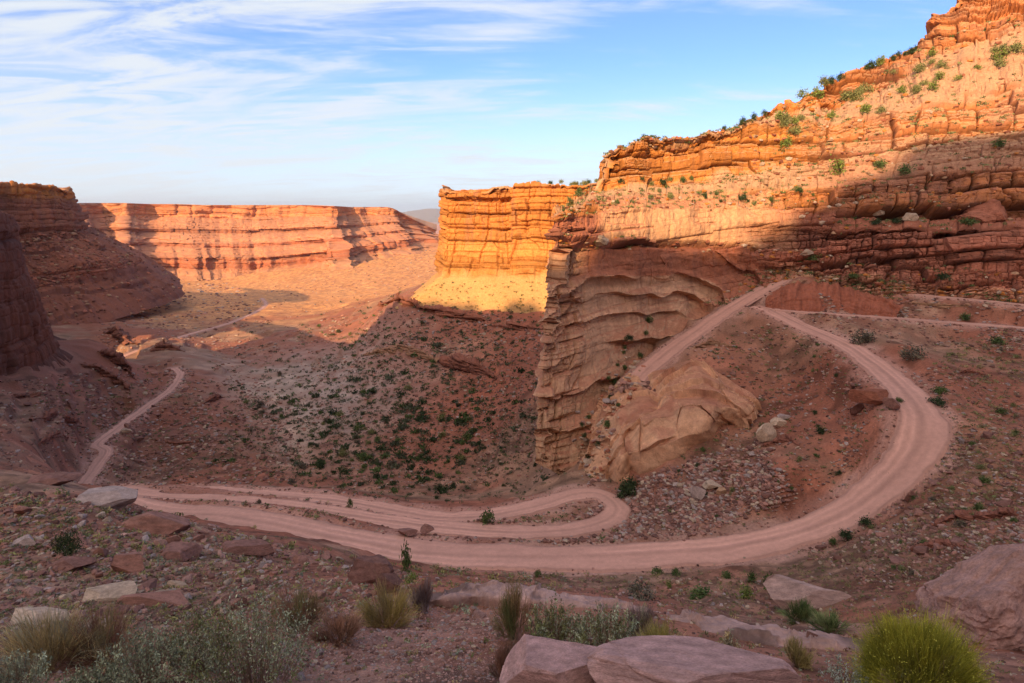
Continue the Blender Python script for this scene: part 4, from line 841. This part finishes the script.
for i_, (pts, h_, c_) in enumerate([
   ([(362,356),(380,354),(400,352),(418,357),(440,364)], 6, TAN * .8), ([(438,364),(455,370),(475,374),(497,380)], 9, DARKRED * .9), ([(378,306),(400,306),(425,314),(452,320),(486,322)], 8, RED * .85), ([(486,326),(510,330),(545,330)], 5, RED * .8),
   ([(95,352),(112,362),(126,372),(134,380)], 10, DARKRED), ([(80,366),(100,376),(122,386),(130,392)], 7, DARKRED * .9), ([(200,408),(216,402),(226,398)], 5, DARKRED * .8), ([(150,352),(165,350),(185,353)], 6, DARKRED * .9),
   ([(58,310),(90,316),(120,312),(150,318)], 5, RED * .8), ([(100,330),(118,336),(132,346)], 9, DARKRED * .9), 
   ([(930,528),(955,522),(985,520),(1015,516),(1040,518)], 8, DARKRED * 1.1), ([(905,552),(940,548),(975,552)], 5, DARKRED * 1.2), ([(770,290),(800,286),(830,284),(850,288)], 5, TAN * .9), ([(880,304),(920,306),(960,310),(1000,312)], 4, TAN * .85),
   ([(940,380),(965,374),(990,376)], 5, RED * .8), ([(690,352),(712,346),(735,350)], 5, TAN * .8), ([(760,448),(785,442),(800,448)], 4, DARKRED), ([(30,424),(55,418),(80,424)], 7, DARKRED), ([(36,448),(60,440),(80,446)], 5, DARKRED * 1.1), ([(0,395),(18,400),(40,396)], 7, DARKRED * .9), ([(150,440),(175,446),(200,442)], 4, DARKRED * .9)]):
    rock_band(pts, h_, c_, 400 + i_ * 3)

# --- the pale bedrock lip in the foreground
lr = [A3([(395,609,15.1),(430,602,15.5),(470,597,15.8),(520,601,15.2),(560,606,14.6),(610,613,14.0),(660,628,13.2),(720,640,12.5),(780,649,12.0),(850,658,11.5),(930,662,11.2),(1060,666,11.0)]),
      A3([(395,603,16.0),(430,594,16.6),(470,589,16.9),(520,593,16.2),(560,598,15.5),(610,604,15.0),(660,616,14.2),(700,626,13.5),(770,632,13.2),(850,643,12.6),(930,652,12.2),(1060,654,12.0)])]
lr = np.array(lr); inner = lr[:1].copy(); inner[..., 2] -= .35; outer = lr[1:].copy() * 1.03; outer[..., 2] = lr[1:, :, 2] - 2.2
lr[0, :, 2] += .05; lr[1, :, 2] += .12
p = loft(np.concatenate([inner, lr, outer], 0), [50] * 11, [6, 40, 24], 6, 0.0)
b1, l1, k1, r1 = blocks(p.S, p.P[..., 1] * .6 + p.S * .1, .5, 2.2, 131, .5)
p.P = p.P + p.N * (.14 * (b1 - .8) + .30 * fbm(p.S / 1.6, p.P[..., 1] / 1.6, 5, .6, 132))[..., None]
p.P = p.P - p.N * (.10 * cracks(p.S / 1.1, p.P[..., 1] / .8, 134, .06))[..., None]
finish(p, 'rock_ledge', M_WALL, (1 - .55 * sst(0, .4, fbm(p.S / 1.5, p.P[..., 1] / 1.2, 4, .6, 135)))[..., None] * np.array([.43, .265, .22]) * (1 + .25 * fbm(p.S / .8, p.P[..., 1] / .8, 4, .6, 133)[..., None] + .15 * (rnd(k1, 3, 4) - .5)[..., None]))

# ------------------------------------------------------------------ PLANTS
def ribbons(base, tip, bend, wid, col, segs=3):       # many thin tapering stems at once
    n = len(base); t = np.linspace(0, 1, segs + 1)
    C_ = base[:, None] * (1 - t)[None, :, None] + tip[:, None] * t[None, :, None] + bend[:, None] * (t * (1 - t) * 2)[None, :, None]
    d = tip - base; sd_ = np.stack([-d[:, 1], d[:, 0], 0 * d[:, 0]], 1) + rng.normal(0, .3, (n, 3)) * np.linalg.norm(d, axis=1)[:, None]
    sd_ /= np.linalg.norm(sd_, axis=1)[:, None]
    w_ = wid[:, None] * (1 - .75 * t)[None]
    A = C_ - sd_[:, None] * w_[..., None]; B = C_ + sd_[:, None] * w_[..., None]
    V = np.stack([A, B], 2).reshape(n, -1, 3); k = 2 * (segs + 1)
    f = np.array([[2 * i, 2 * i + 1, 2 * i + 3, 2 * i + 2] for i in range(segs)])
    F = (f[None] + (np.arange(n) * k)[:, None, None]).reshape(-1, 4)
    return V.reshape(-1, 3), F, np.repeat(col, k, 0)
def leaves(P, size, col, g, asp=.45, up=.5):
    n = len(P); a = g.normal(size=(n, 3)); a[:, 2] = np.abs(a[:, 2]) * up + .2 * up; a /= np.linalg.norm(a, axis=1)[:, None]
    b = np.cross(a, g.normal(size=(n, 3))); b /= np.linalg.norm(b, axis=1)[:, None]
    s_ = size[:, None]
    V = np.stack([P - a * s_ * .5, P + b * s_ * asp * .5, P + a * s_ * .5, P - b * s_ * asp * .5], 1)
    return V.reshape(-1, 3), np.arange(n * 4).reshape(-1, 4), np.repeat(col, 4, 0)
def joinm(name, parts):
    Vs, Fs, Cs, o = [], [], [], 0
    for V, F, c in parts: Vs.append(V); Fs.append(F + o); Cs.append(c); o += len(V)
    return mesh_from(name, np.concatenate(Vs), np.concatenate(Fs), np.clip(np.concatenate(Cs), .01, .7), False)
def cvar(c, n, g, v=.3, mixc=None, k=.3):
    c_ = np.array(c)[None] * g.uniform(1 - v, 1 + v, (n, 1))
    if mixc is not None: m_ = (g.random((n, 1)) < k); c_ = np.where(m_, np.array(mixc)[None] * g.uniform(1 - v, 1 + v, (n, 1)), c_)
    return c_
def plant(name, q, label, cat, parts, group=None):
    r_ = bpy.data.objects.new(name, None); COL.objects.link(r_); r_.location = q; tag(r_, label, cat, group)
    for nm, me, mt in parts: link(nm, me, mt, r_)
    return r_
def broom(n, rx, ry, h, g, col, mixc, wid, dome=.9, spread=1.0):       # ragged bush: bundles of fine upright twigs of uneven length
    nc = max(14, n // 45); th = g.uniform(0, 6.283, nc); rr = np.sqrt(g.random(nc))
    hh = h * np.sqrt(np.maximum(.10, 1 - (rr * dome) ** 2)) * g.uniform(.55, 1.12, nc)
    ct = np.stack([rr * rx * np.cos(th), rr * ry * np.sin(th), hh], 1); i = g.integers(nc, size=n)
    tip = ct[i] + g.normal(0, 1, (n, 3)) * np.array([.13 * rx, .13 * ry, .10 * h]); tip[:, 2] = np.maximum(tip[:, 2], .08 * h)
    root = ct[i] * np.array([.30, .30, 0]) + g.normal(0, .05, (n, 3)) * np.array([rx, ry, 0]); root += (tip - root) * (g.random(n) ** .6 * .65)[:, None]
    cl = cvar(col, nc, g, .3, mixc, .35)[i] * g.uniform(.75, 1.25, (n, 1))
    return ribbons(root, tip, g.normal(0, .09 * h, (n, 3)), g.uniform(.6, 1.4, n) * wid, cl)
def shell(n, rx, ry, h, g, col, mixc):              # short twig ends all over a dome, in uneven tufts
    nc = 420; c_ = g.normal(size=(nc, 3)); c_[:, 2] = np.abs(c_[:, 2]); c_ /= np.linalg.norm(c_, axis=1)[:, None]
    i = g.integers(nc, size=n); d = c_[i] + g.normal(0, .065, (n, 3)); d[:, 2] = np.maximum(d[:, 2], -.05); d /= np.linalg.norm(d, axis=1)[:, None]
    r_ = ((.80 + .16 * g.random(nc)) * (1 + .16 * vn(c_[:, 0] * 2.2 + c_[:, 2], c_[:, 1] * 2.2, 4)))[i] * g.uniform(.85, 1.04, n); S3 = np.array([rx, ry, h])
    tip = d * r_[:, None] * S3; root = tip * .84; tip = tip + g.normal(0, .025, (n, 3)) * h + np.array([0, 0, .05]) * h * g.random((n, 1))
    cl = cvar(col, nc, g, .3, mixc, .3)[i] * g.uniform(.8, 1.2, (n, 1))
    return ribbons(root, tip, g.normal(0, .02 * h, (n, 3)), g.uniform(.6, 1.2, n) * .0034, cl, 2)
def specks(n, rx, ry, h, g, col, mixc):             # tiny flower heads and leaf tips
    d = g.normal(size=(n, 3)); d[:, 2] = np.abs(d[:, 2]); d /= np.linalg.norm(d, axis=1)[:, None]
    P = d * g.uniform(.72, 1.0, (n, 1)) * np.array([rx, ry, h]); return leaves(P, g.uniform(.010, .022, n), cvar(col, n, g, .3, mixc, .5), g, .6, 1.0)
def stems(n, rx, ry, h, g, col, wid, out=.7):
    th = g.uniform(0, 6.283, n); rr = np.sqrt(g.random(n)) * out
    tip = np.stack([rr * rx * np.cos(th), rr * ry * np.sin(th), h * g.uniform(.5, .95, n)], 1)
    return ribbons(tip * np.array([.2, .2, 0]) - np.array([0, 0, .05 * h]), tip, g.normal(0, .06 * h, (n, 3)), np.full(n, wid), cvar(col, n, g, .25))
def sage(n_st, rx, ry, h, g, col, mixc, leaf, per=26):                  # upright sprigs set with small leaves
    th = g.uniform(0, 6.283, n_st); rr = np.sqrt(g.random(n_st))
    hh = h * (1 - .45 * rr ** 2) * g.uniform(.55, 1.05, n_st)
    tip = np.stack([rr * rx * np.cos(th), rr * ry * np.sin(th), hh], 1); root = tip * np.array([.45, .45, 0])
    t = g.uniform(.3, 1.0, (n_st, per)) ** .8
    P = (root[:, None] * (1 - t[..., None]) + tip[:, None] * t[..., None]) + g.normal(0, .016 * h + .006, (n_st, per, 3))
    P = P.reshape(-1, 3); n = len(P); cl = np.repeat(cvar(col, n_st, g, .45, mixc, .3), per, 0) * g.uniform(.8, 1.2, (n, 1))
    return leaves(P, leaf * g.uniform(.6, 1.3, n), cl, g, .4, 1.6), ribbons(root, tip, 0 * tip, np.full(n_st, leaf * .12), cvar([.22, .15, .11], n_st, g, .2))
def bushmesh(name, n, g, col, mixc, leaf=.16, nclump=14, flat=.75):
    c_ = g.normal(size=(nclump, 3)); c_ /= np.linalg.norm(c_, axis=1)[:, None]; c_ *= g.uniform(.35, .72, (nclump, 1)); c_[:, 2] = np.abs(c_[:, 2]) * flat + .22
    i = g.integers(nclump, size=n); P = c_[i] + g.normal(0, .19, (n, 3)); P[:, 2] = np.maximum(P[:, 2], .02)
    cl = cvar(col, nclump, g, .3, mixc, .3)[i] * g.uniform(.75, 1.3, (n, 1))
    tr = ribbons(np.zeros((7, 3)), c_[:7], g.normal(0, .05, (7, 3)), np.full(7, .03), cvar([.14, .09, .06], 7, g, .2))
    return joinm(name, [leaves(P, leaf * g.uniform(.6, 1.3, n), cl, g, .6, .6), tr])
g = np.random.default_rng(77)
def fg(px, py, Yd, wpx, hpx):                         # ground point, half width and height in metres
    q = hit(px, py)
    return q, .5 * wpx * dpt(q) / FPX, hpx * dpt(q) / FPX * 1.12
YG = [.40, .37, .045]; YG2 = [.27, .27, .04]; SG = [.31, .335, .215]; SG2 = [.36, .34, .23]; STRAW = [.40, .30, .14]; RUST = [.26, .13, .085]; OLIVE = [.17, .18, .07]; GREEN = [.075, .11, .035]; DKG = [.035, .055, .022]; PURP = [.24, .17, .16]
q, rx, h = fg(918, 698, 0, 138, 82)
plant('broom_bush', q, 'dense round yellow-green bush in the bottom right corner', 'bush', [('foliage', joinm('foliage', [broom(3000, rx * .9, rx * .8, h * .88, g, YG, YG2, .003), shell(15000, rx, rx * .9, h, g, YG, YG2), specks(5000, rx, rx * .9, h, g, [.46, .43, .07], YG)]), M_LEAF), ('stem', joinm('stem', [stems(120, rx, rx, h, g, [.20, .15, .06], .006)]), M_TWIG)])
q, rx, h = fg(850, 700, 7.4, 60, 46)
lf, st_ = sage(46, rx, rx, h, g, [.38, .42, .34], [.30, .34, .26], .035, 34)
plant('sagebrush', q, 'silvery pale green sage sprigs left of the round yellow-green bush', 'shrub', [('foliage', joinm('foliage', [lf]), M_LEAF), ('stem', joinm('stem', [st_]), M_TWIG)])
FGP = [  # px, base row, distance, width px, height px, kind, colours, label
 (254,688,9.0,150,96,'sage',SG,OLIVE,'tall grey-green sagebrush clump in the foreground left of the gravel patch'),
 (205,672,9.8,84,72,'sage',OLIVE,SG2,'olive-tinged sagebrush just left of the tall grey-green clump'),
 (150,684,9.0,100,58,'sage',SG,[.24,.27,.17],'low grey-green sagebrush at the bottom left of centre'),
 (104,662,11,80,52,'broom',RUST,STRAW,'rusty dry shrub between the lower left sagebrush clumps'),
 (50,668,10.5,110,50,'broom',STRAW,SG2,'straw-coloured dry brush in the lower left corner'),
 (20,692,8.6,70,40,'sage',SG,SG2,'grey-green sagebrush touching the lower left corner'),
 (90,697,8.4,70,30,'sage',[.24,.27,.17],SG,'small pale sagebrush at the bottom edge near the left'),
 (388,626,14.2,66,38,'broom',[.36,.27,.09],STRAW,'golden dry grass clump at the top of the gravel patch'),
 (340,642,12.4,56,30,'broom',[.30,.16,.10],RUST,'low round rust-brown shrub below the golden grass clump'),
 (424,612,15.4,34,34,'broom',PURP,RUST,'purple-grey leafless twiggy shrub beside the golden grass clump'),
 (300,630,13.0,60,44,'broom',[.22,.19,.08],RUST,'brownish-green thin brush left of the rust-brown round shrub'),
 (514,640,12.8,44,56,'broom',[.26,.17,.08],OLIVE,'upright brown and green shrub at the left end of the shrub row on the ledge'),
 (556,650,11.6,70,50,'sage',OLIVE,SG,'olive sagebrush in the middle of the shrub row on the ledge'),
 (606,652,11.2,76,48,'sage',SG,OLIVE,'grey-green sagebrush right of centre in the shrub row on the ledge'),
 (640,640,12.2,40,40,'broom',PURP,SG2,'greyish twiggy shrub behind the yellow grass on the ledge'),
 (664,660,10.4,66,36,'broom',[.33,.28,.08],STRAW,'yellow dry grass clump at the right end of the shrub row'),
 (506,683,8.6,40,44,'broom',RUST,[.2,.12,.08],'dark rust twigs against the left end of the front pink slab'),
 (797,668,10.2,32,32,'broom',[.34,.27,.10],STRAW,'small straw clump on the ledge left of the yellow-green bush'),
 (728,668,9.6,26,40,'sage',SG2,STRAW,'thin pale sprigs standing behind the long pink slab'),
 (830,632,26,50,16,'broom',[.20,.23,.09],GREEN,'low green grass patch below the tilted grey-pink slab'),
 (800,622,33,44,18,'broom',[.16,.2,.07],GREEN,'green grass tuft left of the tilted slab on the slope'),
 (544,683,7.6,22,18,'sage',[.16,.24,.09],GREEN,'tiny bright green sprig at the bottom edge on the gravel'),
]
for (px, py, Yd, wp, hp, kd, c1, c2, lb) in FGP:
    q, rx, h = fg(px, py, 0, wp, hp); Yd = q[1]
    if kd == 'sage':
        lf, st_ = sage(int(150 * max(.35, wp / 90)), rx, rx * .8, h, g, c1, c2, max(.042, .0062 * Yd), 30)
        extra = stems(110, rx * 1.05, rx * .85, h * 1.12, g, [.27, .18, .12], .0035)
        plant('sagebrush', q, lb, 'shrub', [('foliage', joinm('foliage', [lf]), M_LEAF), ('stem', joinm('stem', [st_, extra]), M_TWIG)])
    else:
        plant('dry_shrub', q, lb, 'shrub', [('foliage', joinm('foliage', [broom(int(1300 * max(.5, wp / 60)), rx, rx * .8, h, g, c1, c2, .00055 * Yd)]), M_LEAF), ('stem', joinm('stem', [stems(40, rx, rx * .8, h * .9, g, [.20, .13, .09], .0005 * Yd)]), M_TWIG)])
# mid-distance bushes, one by one
BM = {k: [bushmesh('shrub', n, g, c, m, lf_) for _ in range(4)] for k, (n, c, m, lf_) in {'dark': (620, DKG, [.05, .07, .03], .17), 'green': (600, GREEN, [.11, .14, .045], .17), 'olive': (560, OLIVE, [.2, .2, .08], .17), 'grey': (800, [.115, .095, .07], [.16, .14, .09], .15), 'bright': (420, [.13, .17, .04], [.19, .21, .05], .17)}.items()}
for v_l in BM.values():
    for m_ in v_l: m_.materials.append(M_LEAF)
def bush(q, wpx, hpx, kind, label, cat='shrub', name='shrub', group=None):
    k = dpt(q) / FPX; o = link(name, BM[kind][g.integers(4)], None, None, label, cat, group)
    o.location = q - np.array([0, 0, .04 * hpx * k]); o.scale = (.55 * wpx * k, .55 * wpx * k, hpx * k * .95); o.rotation_euler = (0, 0, g.uniform(0, 6.3)); return o
ONE = [(70,555,30,32,'tree','lone dense dark green bush among the rocks on the left slope'),(406,573,13,36,'green','tall thin green sapling at the near edge of the main road'),(488,524,18,16,'green','bushy green shrub on the strip between the two lower roads'),
 (350,509,7,10,'green','small green shrub on the road edge left of centre'),(862,343,24,16,'grey','round dark brown bush right of the upper road stretch, left of two'),(912,360,24,15,'grey','round dark brown bush right of the upper road stretch, right of two'),
 (865,527,15,11,'dark','dark green shrub just outside the road bend, upper of the close pair'),(845,538,16,10,'dark','dark green shrub just outside the road bend, lower of the close pair'),(832,545,9,8,'green','small green shrub at the road edge left of the close pair'),
 (657,574,13,9,'green','round green shrub below the main road, left of three in a row'),(676,576,11,9,'green','round green shrub below the main road, middle of three in a row'),(726,578,15,8,'green','round green shrub below the main road, right of three in a row'),
 (668,588,9,10,'bright','bright green tuft under the row of three round shrubs'),(750,583,12,13,'green','upright green shrub on the slope between road and tilted slab'),(640,600,34,20,'grey','grey-green twiggy shrub behind the foreground ledge'),
 (538,577,9,9,'green','small dark green shrub at the road edge in the centre'),(411,583,18,12,'bright','bright green low shrub beside the dark boulder by the road'),(625,497,22,20,'dark','dark green thicket at the outside of the tight lower bend'),
 (630,488,16,14,'dark','dark bush at the foot of the slickrock knob'),(764,427+6,10,7,'dark','small dark shrub against the pale boulder pair'),(940,395,16,10,'green','green shrub at the outer edge of the bend, upper one'),(936,405,18,9,'dark','dark green shrub at the outer edge of the bend, lower one'),
 (820,434,12,9,'dark','single dark shrub on the bare slope inside the bend'),(898,404,9,6,'green','tiny green shrub on top of the overhanging ledge rock'),(744,598,22,14,'bright','yellowish green grassy shrub left of the tilted slab'),(700,596,30,10,'green','wide low green shrub patch on the slope below the road'),
 (768,590,14,20,'green','taller leafy shrub near the left end of the tilted slab'),(965,322,12,8,'green','green shrub by the thin bench road near the right edge'),(995,345,16,9,'green','green shrub on the slope under the bench road at right')]
BM['tree'] = [bushmesh('shrub', 1900, g, [.035, .055, .02], [.06, .075, .03], .085, 26)] * 4; BM['tree'][0].materials.append(M_LEAF)
for (px, py, wp, hp, kd, lb) in ONE:
    q = hit(px, py)
    bush(q, wp, hp, kd, lb)
WALLB = [(838,172,22,18,'bright','bright green bush on the ledge in the middle of the right wall'),(905,172,18,11,'green','dark green shrub on the shaded talus of the right wall'),(880,165,14,9,'green','small green shrub left of the shaded talus shrub on the right wall'),(998,146,14,9,'green','green shrub high on the pink slope near the right edge'),
 (876,222,14,7,'dark','dark shrub on the shaded wall ledge, left of three'),(895,221,12,6,'dark','dark shrub on the shaded wall ledge, middle of three'),(966,222,16,8,'green','green shrub on the shaded wall ledge, right of three'),(942,278,16,9,'dark','dark shrub at the foot of the right wall'),(664,179+4,10,8,'dark','dark shrub on the bench under the lit upper tier, left one'),(683,180,8,7,'green','dark shrub on the bench under the lit upper tier, right one'),
 (850,278,12,6,'green','low green shrub on the pale ledge at the wall foot'),(812,262,16,8,'green','green shrub on the rubble where the lit face ends')]
for (px, py, wp, hp, kd, lb) in WALLB: bush(hit_wall(wall, px, py), wp, hp, kd, lb)
for i in range(40):
    px = g.uniform(775, 1020); py = 112 - (px - 775) * .27 + g.normal(0, 12) + 6
    if px < 800: py += 4
    q = hit_wall(wall, px, py); wp = g.uniform(8, 17); bush(q, wp, wp * .72, 'bright' if g.random() < .6 else 'olive', 'sunlit yellow-green shrub on the high slope of the right wall', group='shrubs on the high slope of the wall')
for i in range(24):
    px = g.uniform(560, 850); py = 190 + g.normal(0, 7) + (px > 700) * 6
    q = hit_wall(wall, px, py); wp = g.uniform(4, 9); bush(q, wp, wp * .75, ('olive', 'dark', 'green')[g.integers(3)], 'small shrub on the bench between the two lit cliff tiers', group='shrubs on the bench of the lit cliff')
CROWN = BM['dark'][0].copy(); CROWN.name = 'crown'
TRUNK = mesh_from('trunk', *ribbons(np.array([[0, 0, -.15]] * 2), np.array([[.02, 0, .5], [0, .02, .45]]), np.zeros((2, 3)), np.full(2, .06), cvar([.14, .09, .06], 2, g))[:2], np.tile([.14, .09, .06], (16, 1))); TRUNK.materials.append(M_TWIG)
for i in range(16):
    px = g.uniform(700, 915); q = hit_wall(wall, px, np.interp(px, [700, 745, 790, 835, 880, 915], [134, 120, 101, 79, 61, 48]) + 2); wp = g.uniform(5, 9); k = dpt(q) / FPX * wp; r_ = plant('juniper_tree', q, 'dark little tree standing on the skyline of the right wall', 'tree', [('crown', CROWN, None), ('trunk', TRUNK, None)], 'trees on the skyline of the wall'); r_.scale = (k * .55, k * .55, k * .9); r_.rotation_euler = (0, 0, i)
for i in range(14):
    px = g.uniform(535, 600); q = hit_wall(butte, px, 185); wp = g.uniform(4, 8); q[1] += g.uniform(0, 25); q[2] += 1; bush(q, wp, wp * .7, 'olive' if g.random() < .6 else 'dark', 'shrub on the flat top of the sunlit butte', group='shrubs on the butte top')
ZS = [([(250,400),(330,380),(420,400),(470,470),(520,470),(545,490),(330,497),(280,470)], 78, (4, 13), ('dark', 'dark', 'green', 'grey', 'olive'), 'juniper or sage shrub on the floor of the shaded canyon head', 'shrubs of the canyon floor'),
      ([(300,330),(420,310),(545,320),(540,440),(430,400)], 28, (4, 6), ('dark', 'green', 'olive'), 'small dark shrub on the shaded slope below the butte', 'shrubs on the slope below the butte'),
      ([(800,560),(940,420),(920,360),(1024,330),(1024,560),(900,580)], 30, (6, 12), ('green', 'olive', 'grey'), 'low scrubby shrub on the slope right of the road bend', 'shrubs on the right slope'),
      ([(650,520),(700,360),(780,320),(890,390),(860,470),(720,530)], 22, (5, 8), ('dark', 'green', 'olive'), 'small shrub on the red slope inside the road bend', 'shrubs inside the road bend'),
      ([(575,440),(600,380),(630,330),(655,318),(640,375),(606,430),(595,480)], 22, (5, 11), ('dark', 'green'), 'dark shrub in the rocky gully beside the slickrock knob', 'shrubs in the gully'),
      ([(150,505),(600,540),(600,512),(480,522),(300,500)], 14, (5, 8), ('olive', 'green', 'grey'), 'little shrub on the strips between the stacked road bends', 'shrubs between the roads')]
for poly, n, (a_, b_2), kinds, lb, gp in ZS:
    for q2 in poly_pts(poly, n, g):
        if 'floor' in lb: q2 = q2 + g.normal(0, 1, 2) * np.array([30, 14])
        q = hit_any(*q2) if 'gully' in lb else hit(*q2)
        if q is None or near_road(q, 1.2): continue
        q2 = np.array(q2)
        wp = a_ + (b_2 - a_) * g.random() ** 1.8; bush(q, wp, wp * g.uniform(.6, .85), kinds[g.integers(len(kinds))], lb, group=gp)
# --- uncounted scrub and dry grass
def tufts(name, Q, size, cols, g, k=20):
    n = len(Q); P = (Q[:, None] + g.normal(0, .33, (n, k, 3)) * size[:, None, None] * np.array([1, 1, .35]) + np.array([0, 0, .3]) * size[:, None, None]).reshape(-1, 3)
    c_ = np.repeat(np.array(cols)[g.integers(len(cols), size=n)] * g.uniform(.7, 1.3, (n, 1)), k, 0)
    V, F, C_ = leaves(P, np.repeat(size, k) * g.uniform(.25, .6, n * k), c_, g, .45, 1.2)
    return mesh_from(name, V, F, np.clip(C_, .01, .6), False)
TZ = [([(0,490),(130,505),(330,555),(560,575),(560,600),(300,610),(0,640)], 2600, (2, 8), [OLIVE, [.27, .26, .09], [.2, .21, .14], [.3, .25, .1], [.24, .2, .12]]), ([(430,570),(760,575),(900,520),(960,400),(930,350),(1024,330),(1024,600),(800,630),(560,592)], 3800, (1.5, 5), [OLIVE, [.24, .2, .09], [.22, .17, .1], [.2, .15, .1], [.28, .23, .11]]),
      ([(250,380),(420,310),(550,318),(548,480),(330,496),(230,440)], 4800, (1.3, 5), [DKG, [.085, .095, .06], GREEN, [.08, .085, .05], [.12, .12, .07]]), ([(640,520),(700,340),(800,320),(900,400),(860,470),(740,530)], 1000, (1.5, 4.5), [OLIVE, GREEN, [.16, .13, .08]]),
      ([(20,390),(170,370),(270,440),(330,490),(110,490)], 700, (1.5, 4), [[.2, .16, .1], OLIVE, GREEN]), ([(150,505),(620,545),(600,512),(480,522),(300,500)], 500, (2, 5), [OLIVE, GREEN, [.25, .2, .1]]), ([(250,600),(560,600),(900,640),(1024,660),(1024,683),(0,683),(0,630)], 900, (3, 9), [OLIVE, STRAW, SG, RUST])]
Qs, Ss, Cs = [], [], []
for i, (poly, n, (a_, b_2), cols) in enumerate(TZ):
    sp_ = 26 if i == 2 else 7; Q = ray_ground([q_ + g.normal(0, 1, 2) * np.array([sp_ * 1.3, sp_ * .7]) for q_ in poly_pts(poly, n, g)]); Ss = (a_ + (b_2 - a_) * g.random(len(Q)) ** 2) * Q[:, 1] / FPX
    link('scrub', tufts('scrub', Q, Ss, cols, g), M_LEAF, kind='stuff')
Q = ray_ground(poly_pts([(250,400),(330,380),(420,400),(470,470),(520,470),(545,490),(330,497),(280,470)], 60, g) + [np.array([g.normal(405, 72), g.normal(440, 36)]) for _ in range(400)]); Q = Q[(g.random(len(Q)) < .35 + .6 * sst(-.4, .5, vn(Q[:, 0] / 16, Q[:, 1] / 26, 3))) & (Q[:, 1] > 125)]; link('scrub', tufts('scrub', Q, (3.0 + 6 * g.random(len(Q)) ** 1.8) * Q[:, 1] / FPX, [DKG, DKG, [.075, .085, .05], GREEN], g, 60), M_LEAF, kind='stuff')
sel = np.argwhere((butte.rv > 3.2) & (butte.px > 400) & (butte.px < 600) & (butte.py < 318)); sel = sel[g.integers(len(sel), size=230)]
Q = butte.P[sel[:, 0], sel[:, 1]]; link('scrub', tufts('scrub', Q, g.uniform(1.2, 3, len(Q)) * Q[:, 1] / FPX, [OLIVE, GREEN, [.15, .14, .07]], g), M_LEAF, kind='stuff')
sel = np.argwhere((wall.px > 560) & (wall.px < 1035) & (wall.py > 20) & (wall.py < 310) & (wall.N[..., 2] > .45) & (wall.rv > 1.5)); sel = sel[g.integers(len(sel), size=1300)]
Q = wall.P[sel[:, 0], sel[:, 1]]; link('scrub', tufts('scrub', Q, g.uniform(1.5, 5, len(Q)) * Q[:, 1] / FPX, [OLIVE, GREEN, [.16, .16, .07]], g), M_LEAF, kind='stuff')

# ------------------------------------------------------------------ the air of the canyon
hz = bpy.data.materials.new('haze'); hz.use_nodes = True; ht = hz.node_tree; ht.nodes.clear()
pv = ht.nodes.new('ShaderNodeVolumePrincipled'); pv.inputs['Color'].default_value = (.80, .88, 1.0, 1); pv.inputs['Density'].default_value = 1.6e-5; pv.inputs['Anisotropy'].default_value = .3
ho = ht.nodes.new('ShaderNodeOutputMaterial'); ht.links.new(pv.outputs[0], ho.inputs['Volume'])
hv = np.array([[x_, y_, z_] for z_ in (-1700, 900) for y_ in (-2500, 66000) for x_ in (-120000, 120000)], float)
hf = np.array([[0, 2, 3, 1], [4, 5, 7, 6], [0, 1, 5, 4], [2, 6, 7, 3], [0, 4, 6, 2], [1, 3, 7, 5]])
link('haze', mesh_from('haze', hv, hf), hz, kind='stuff')
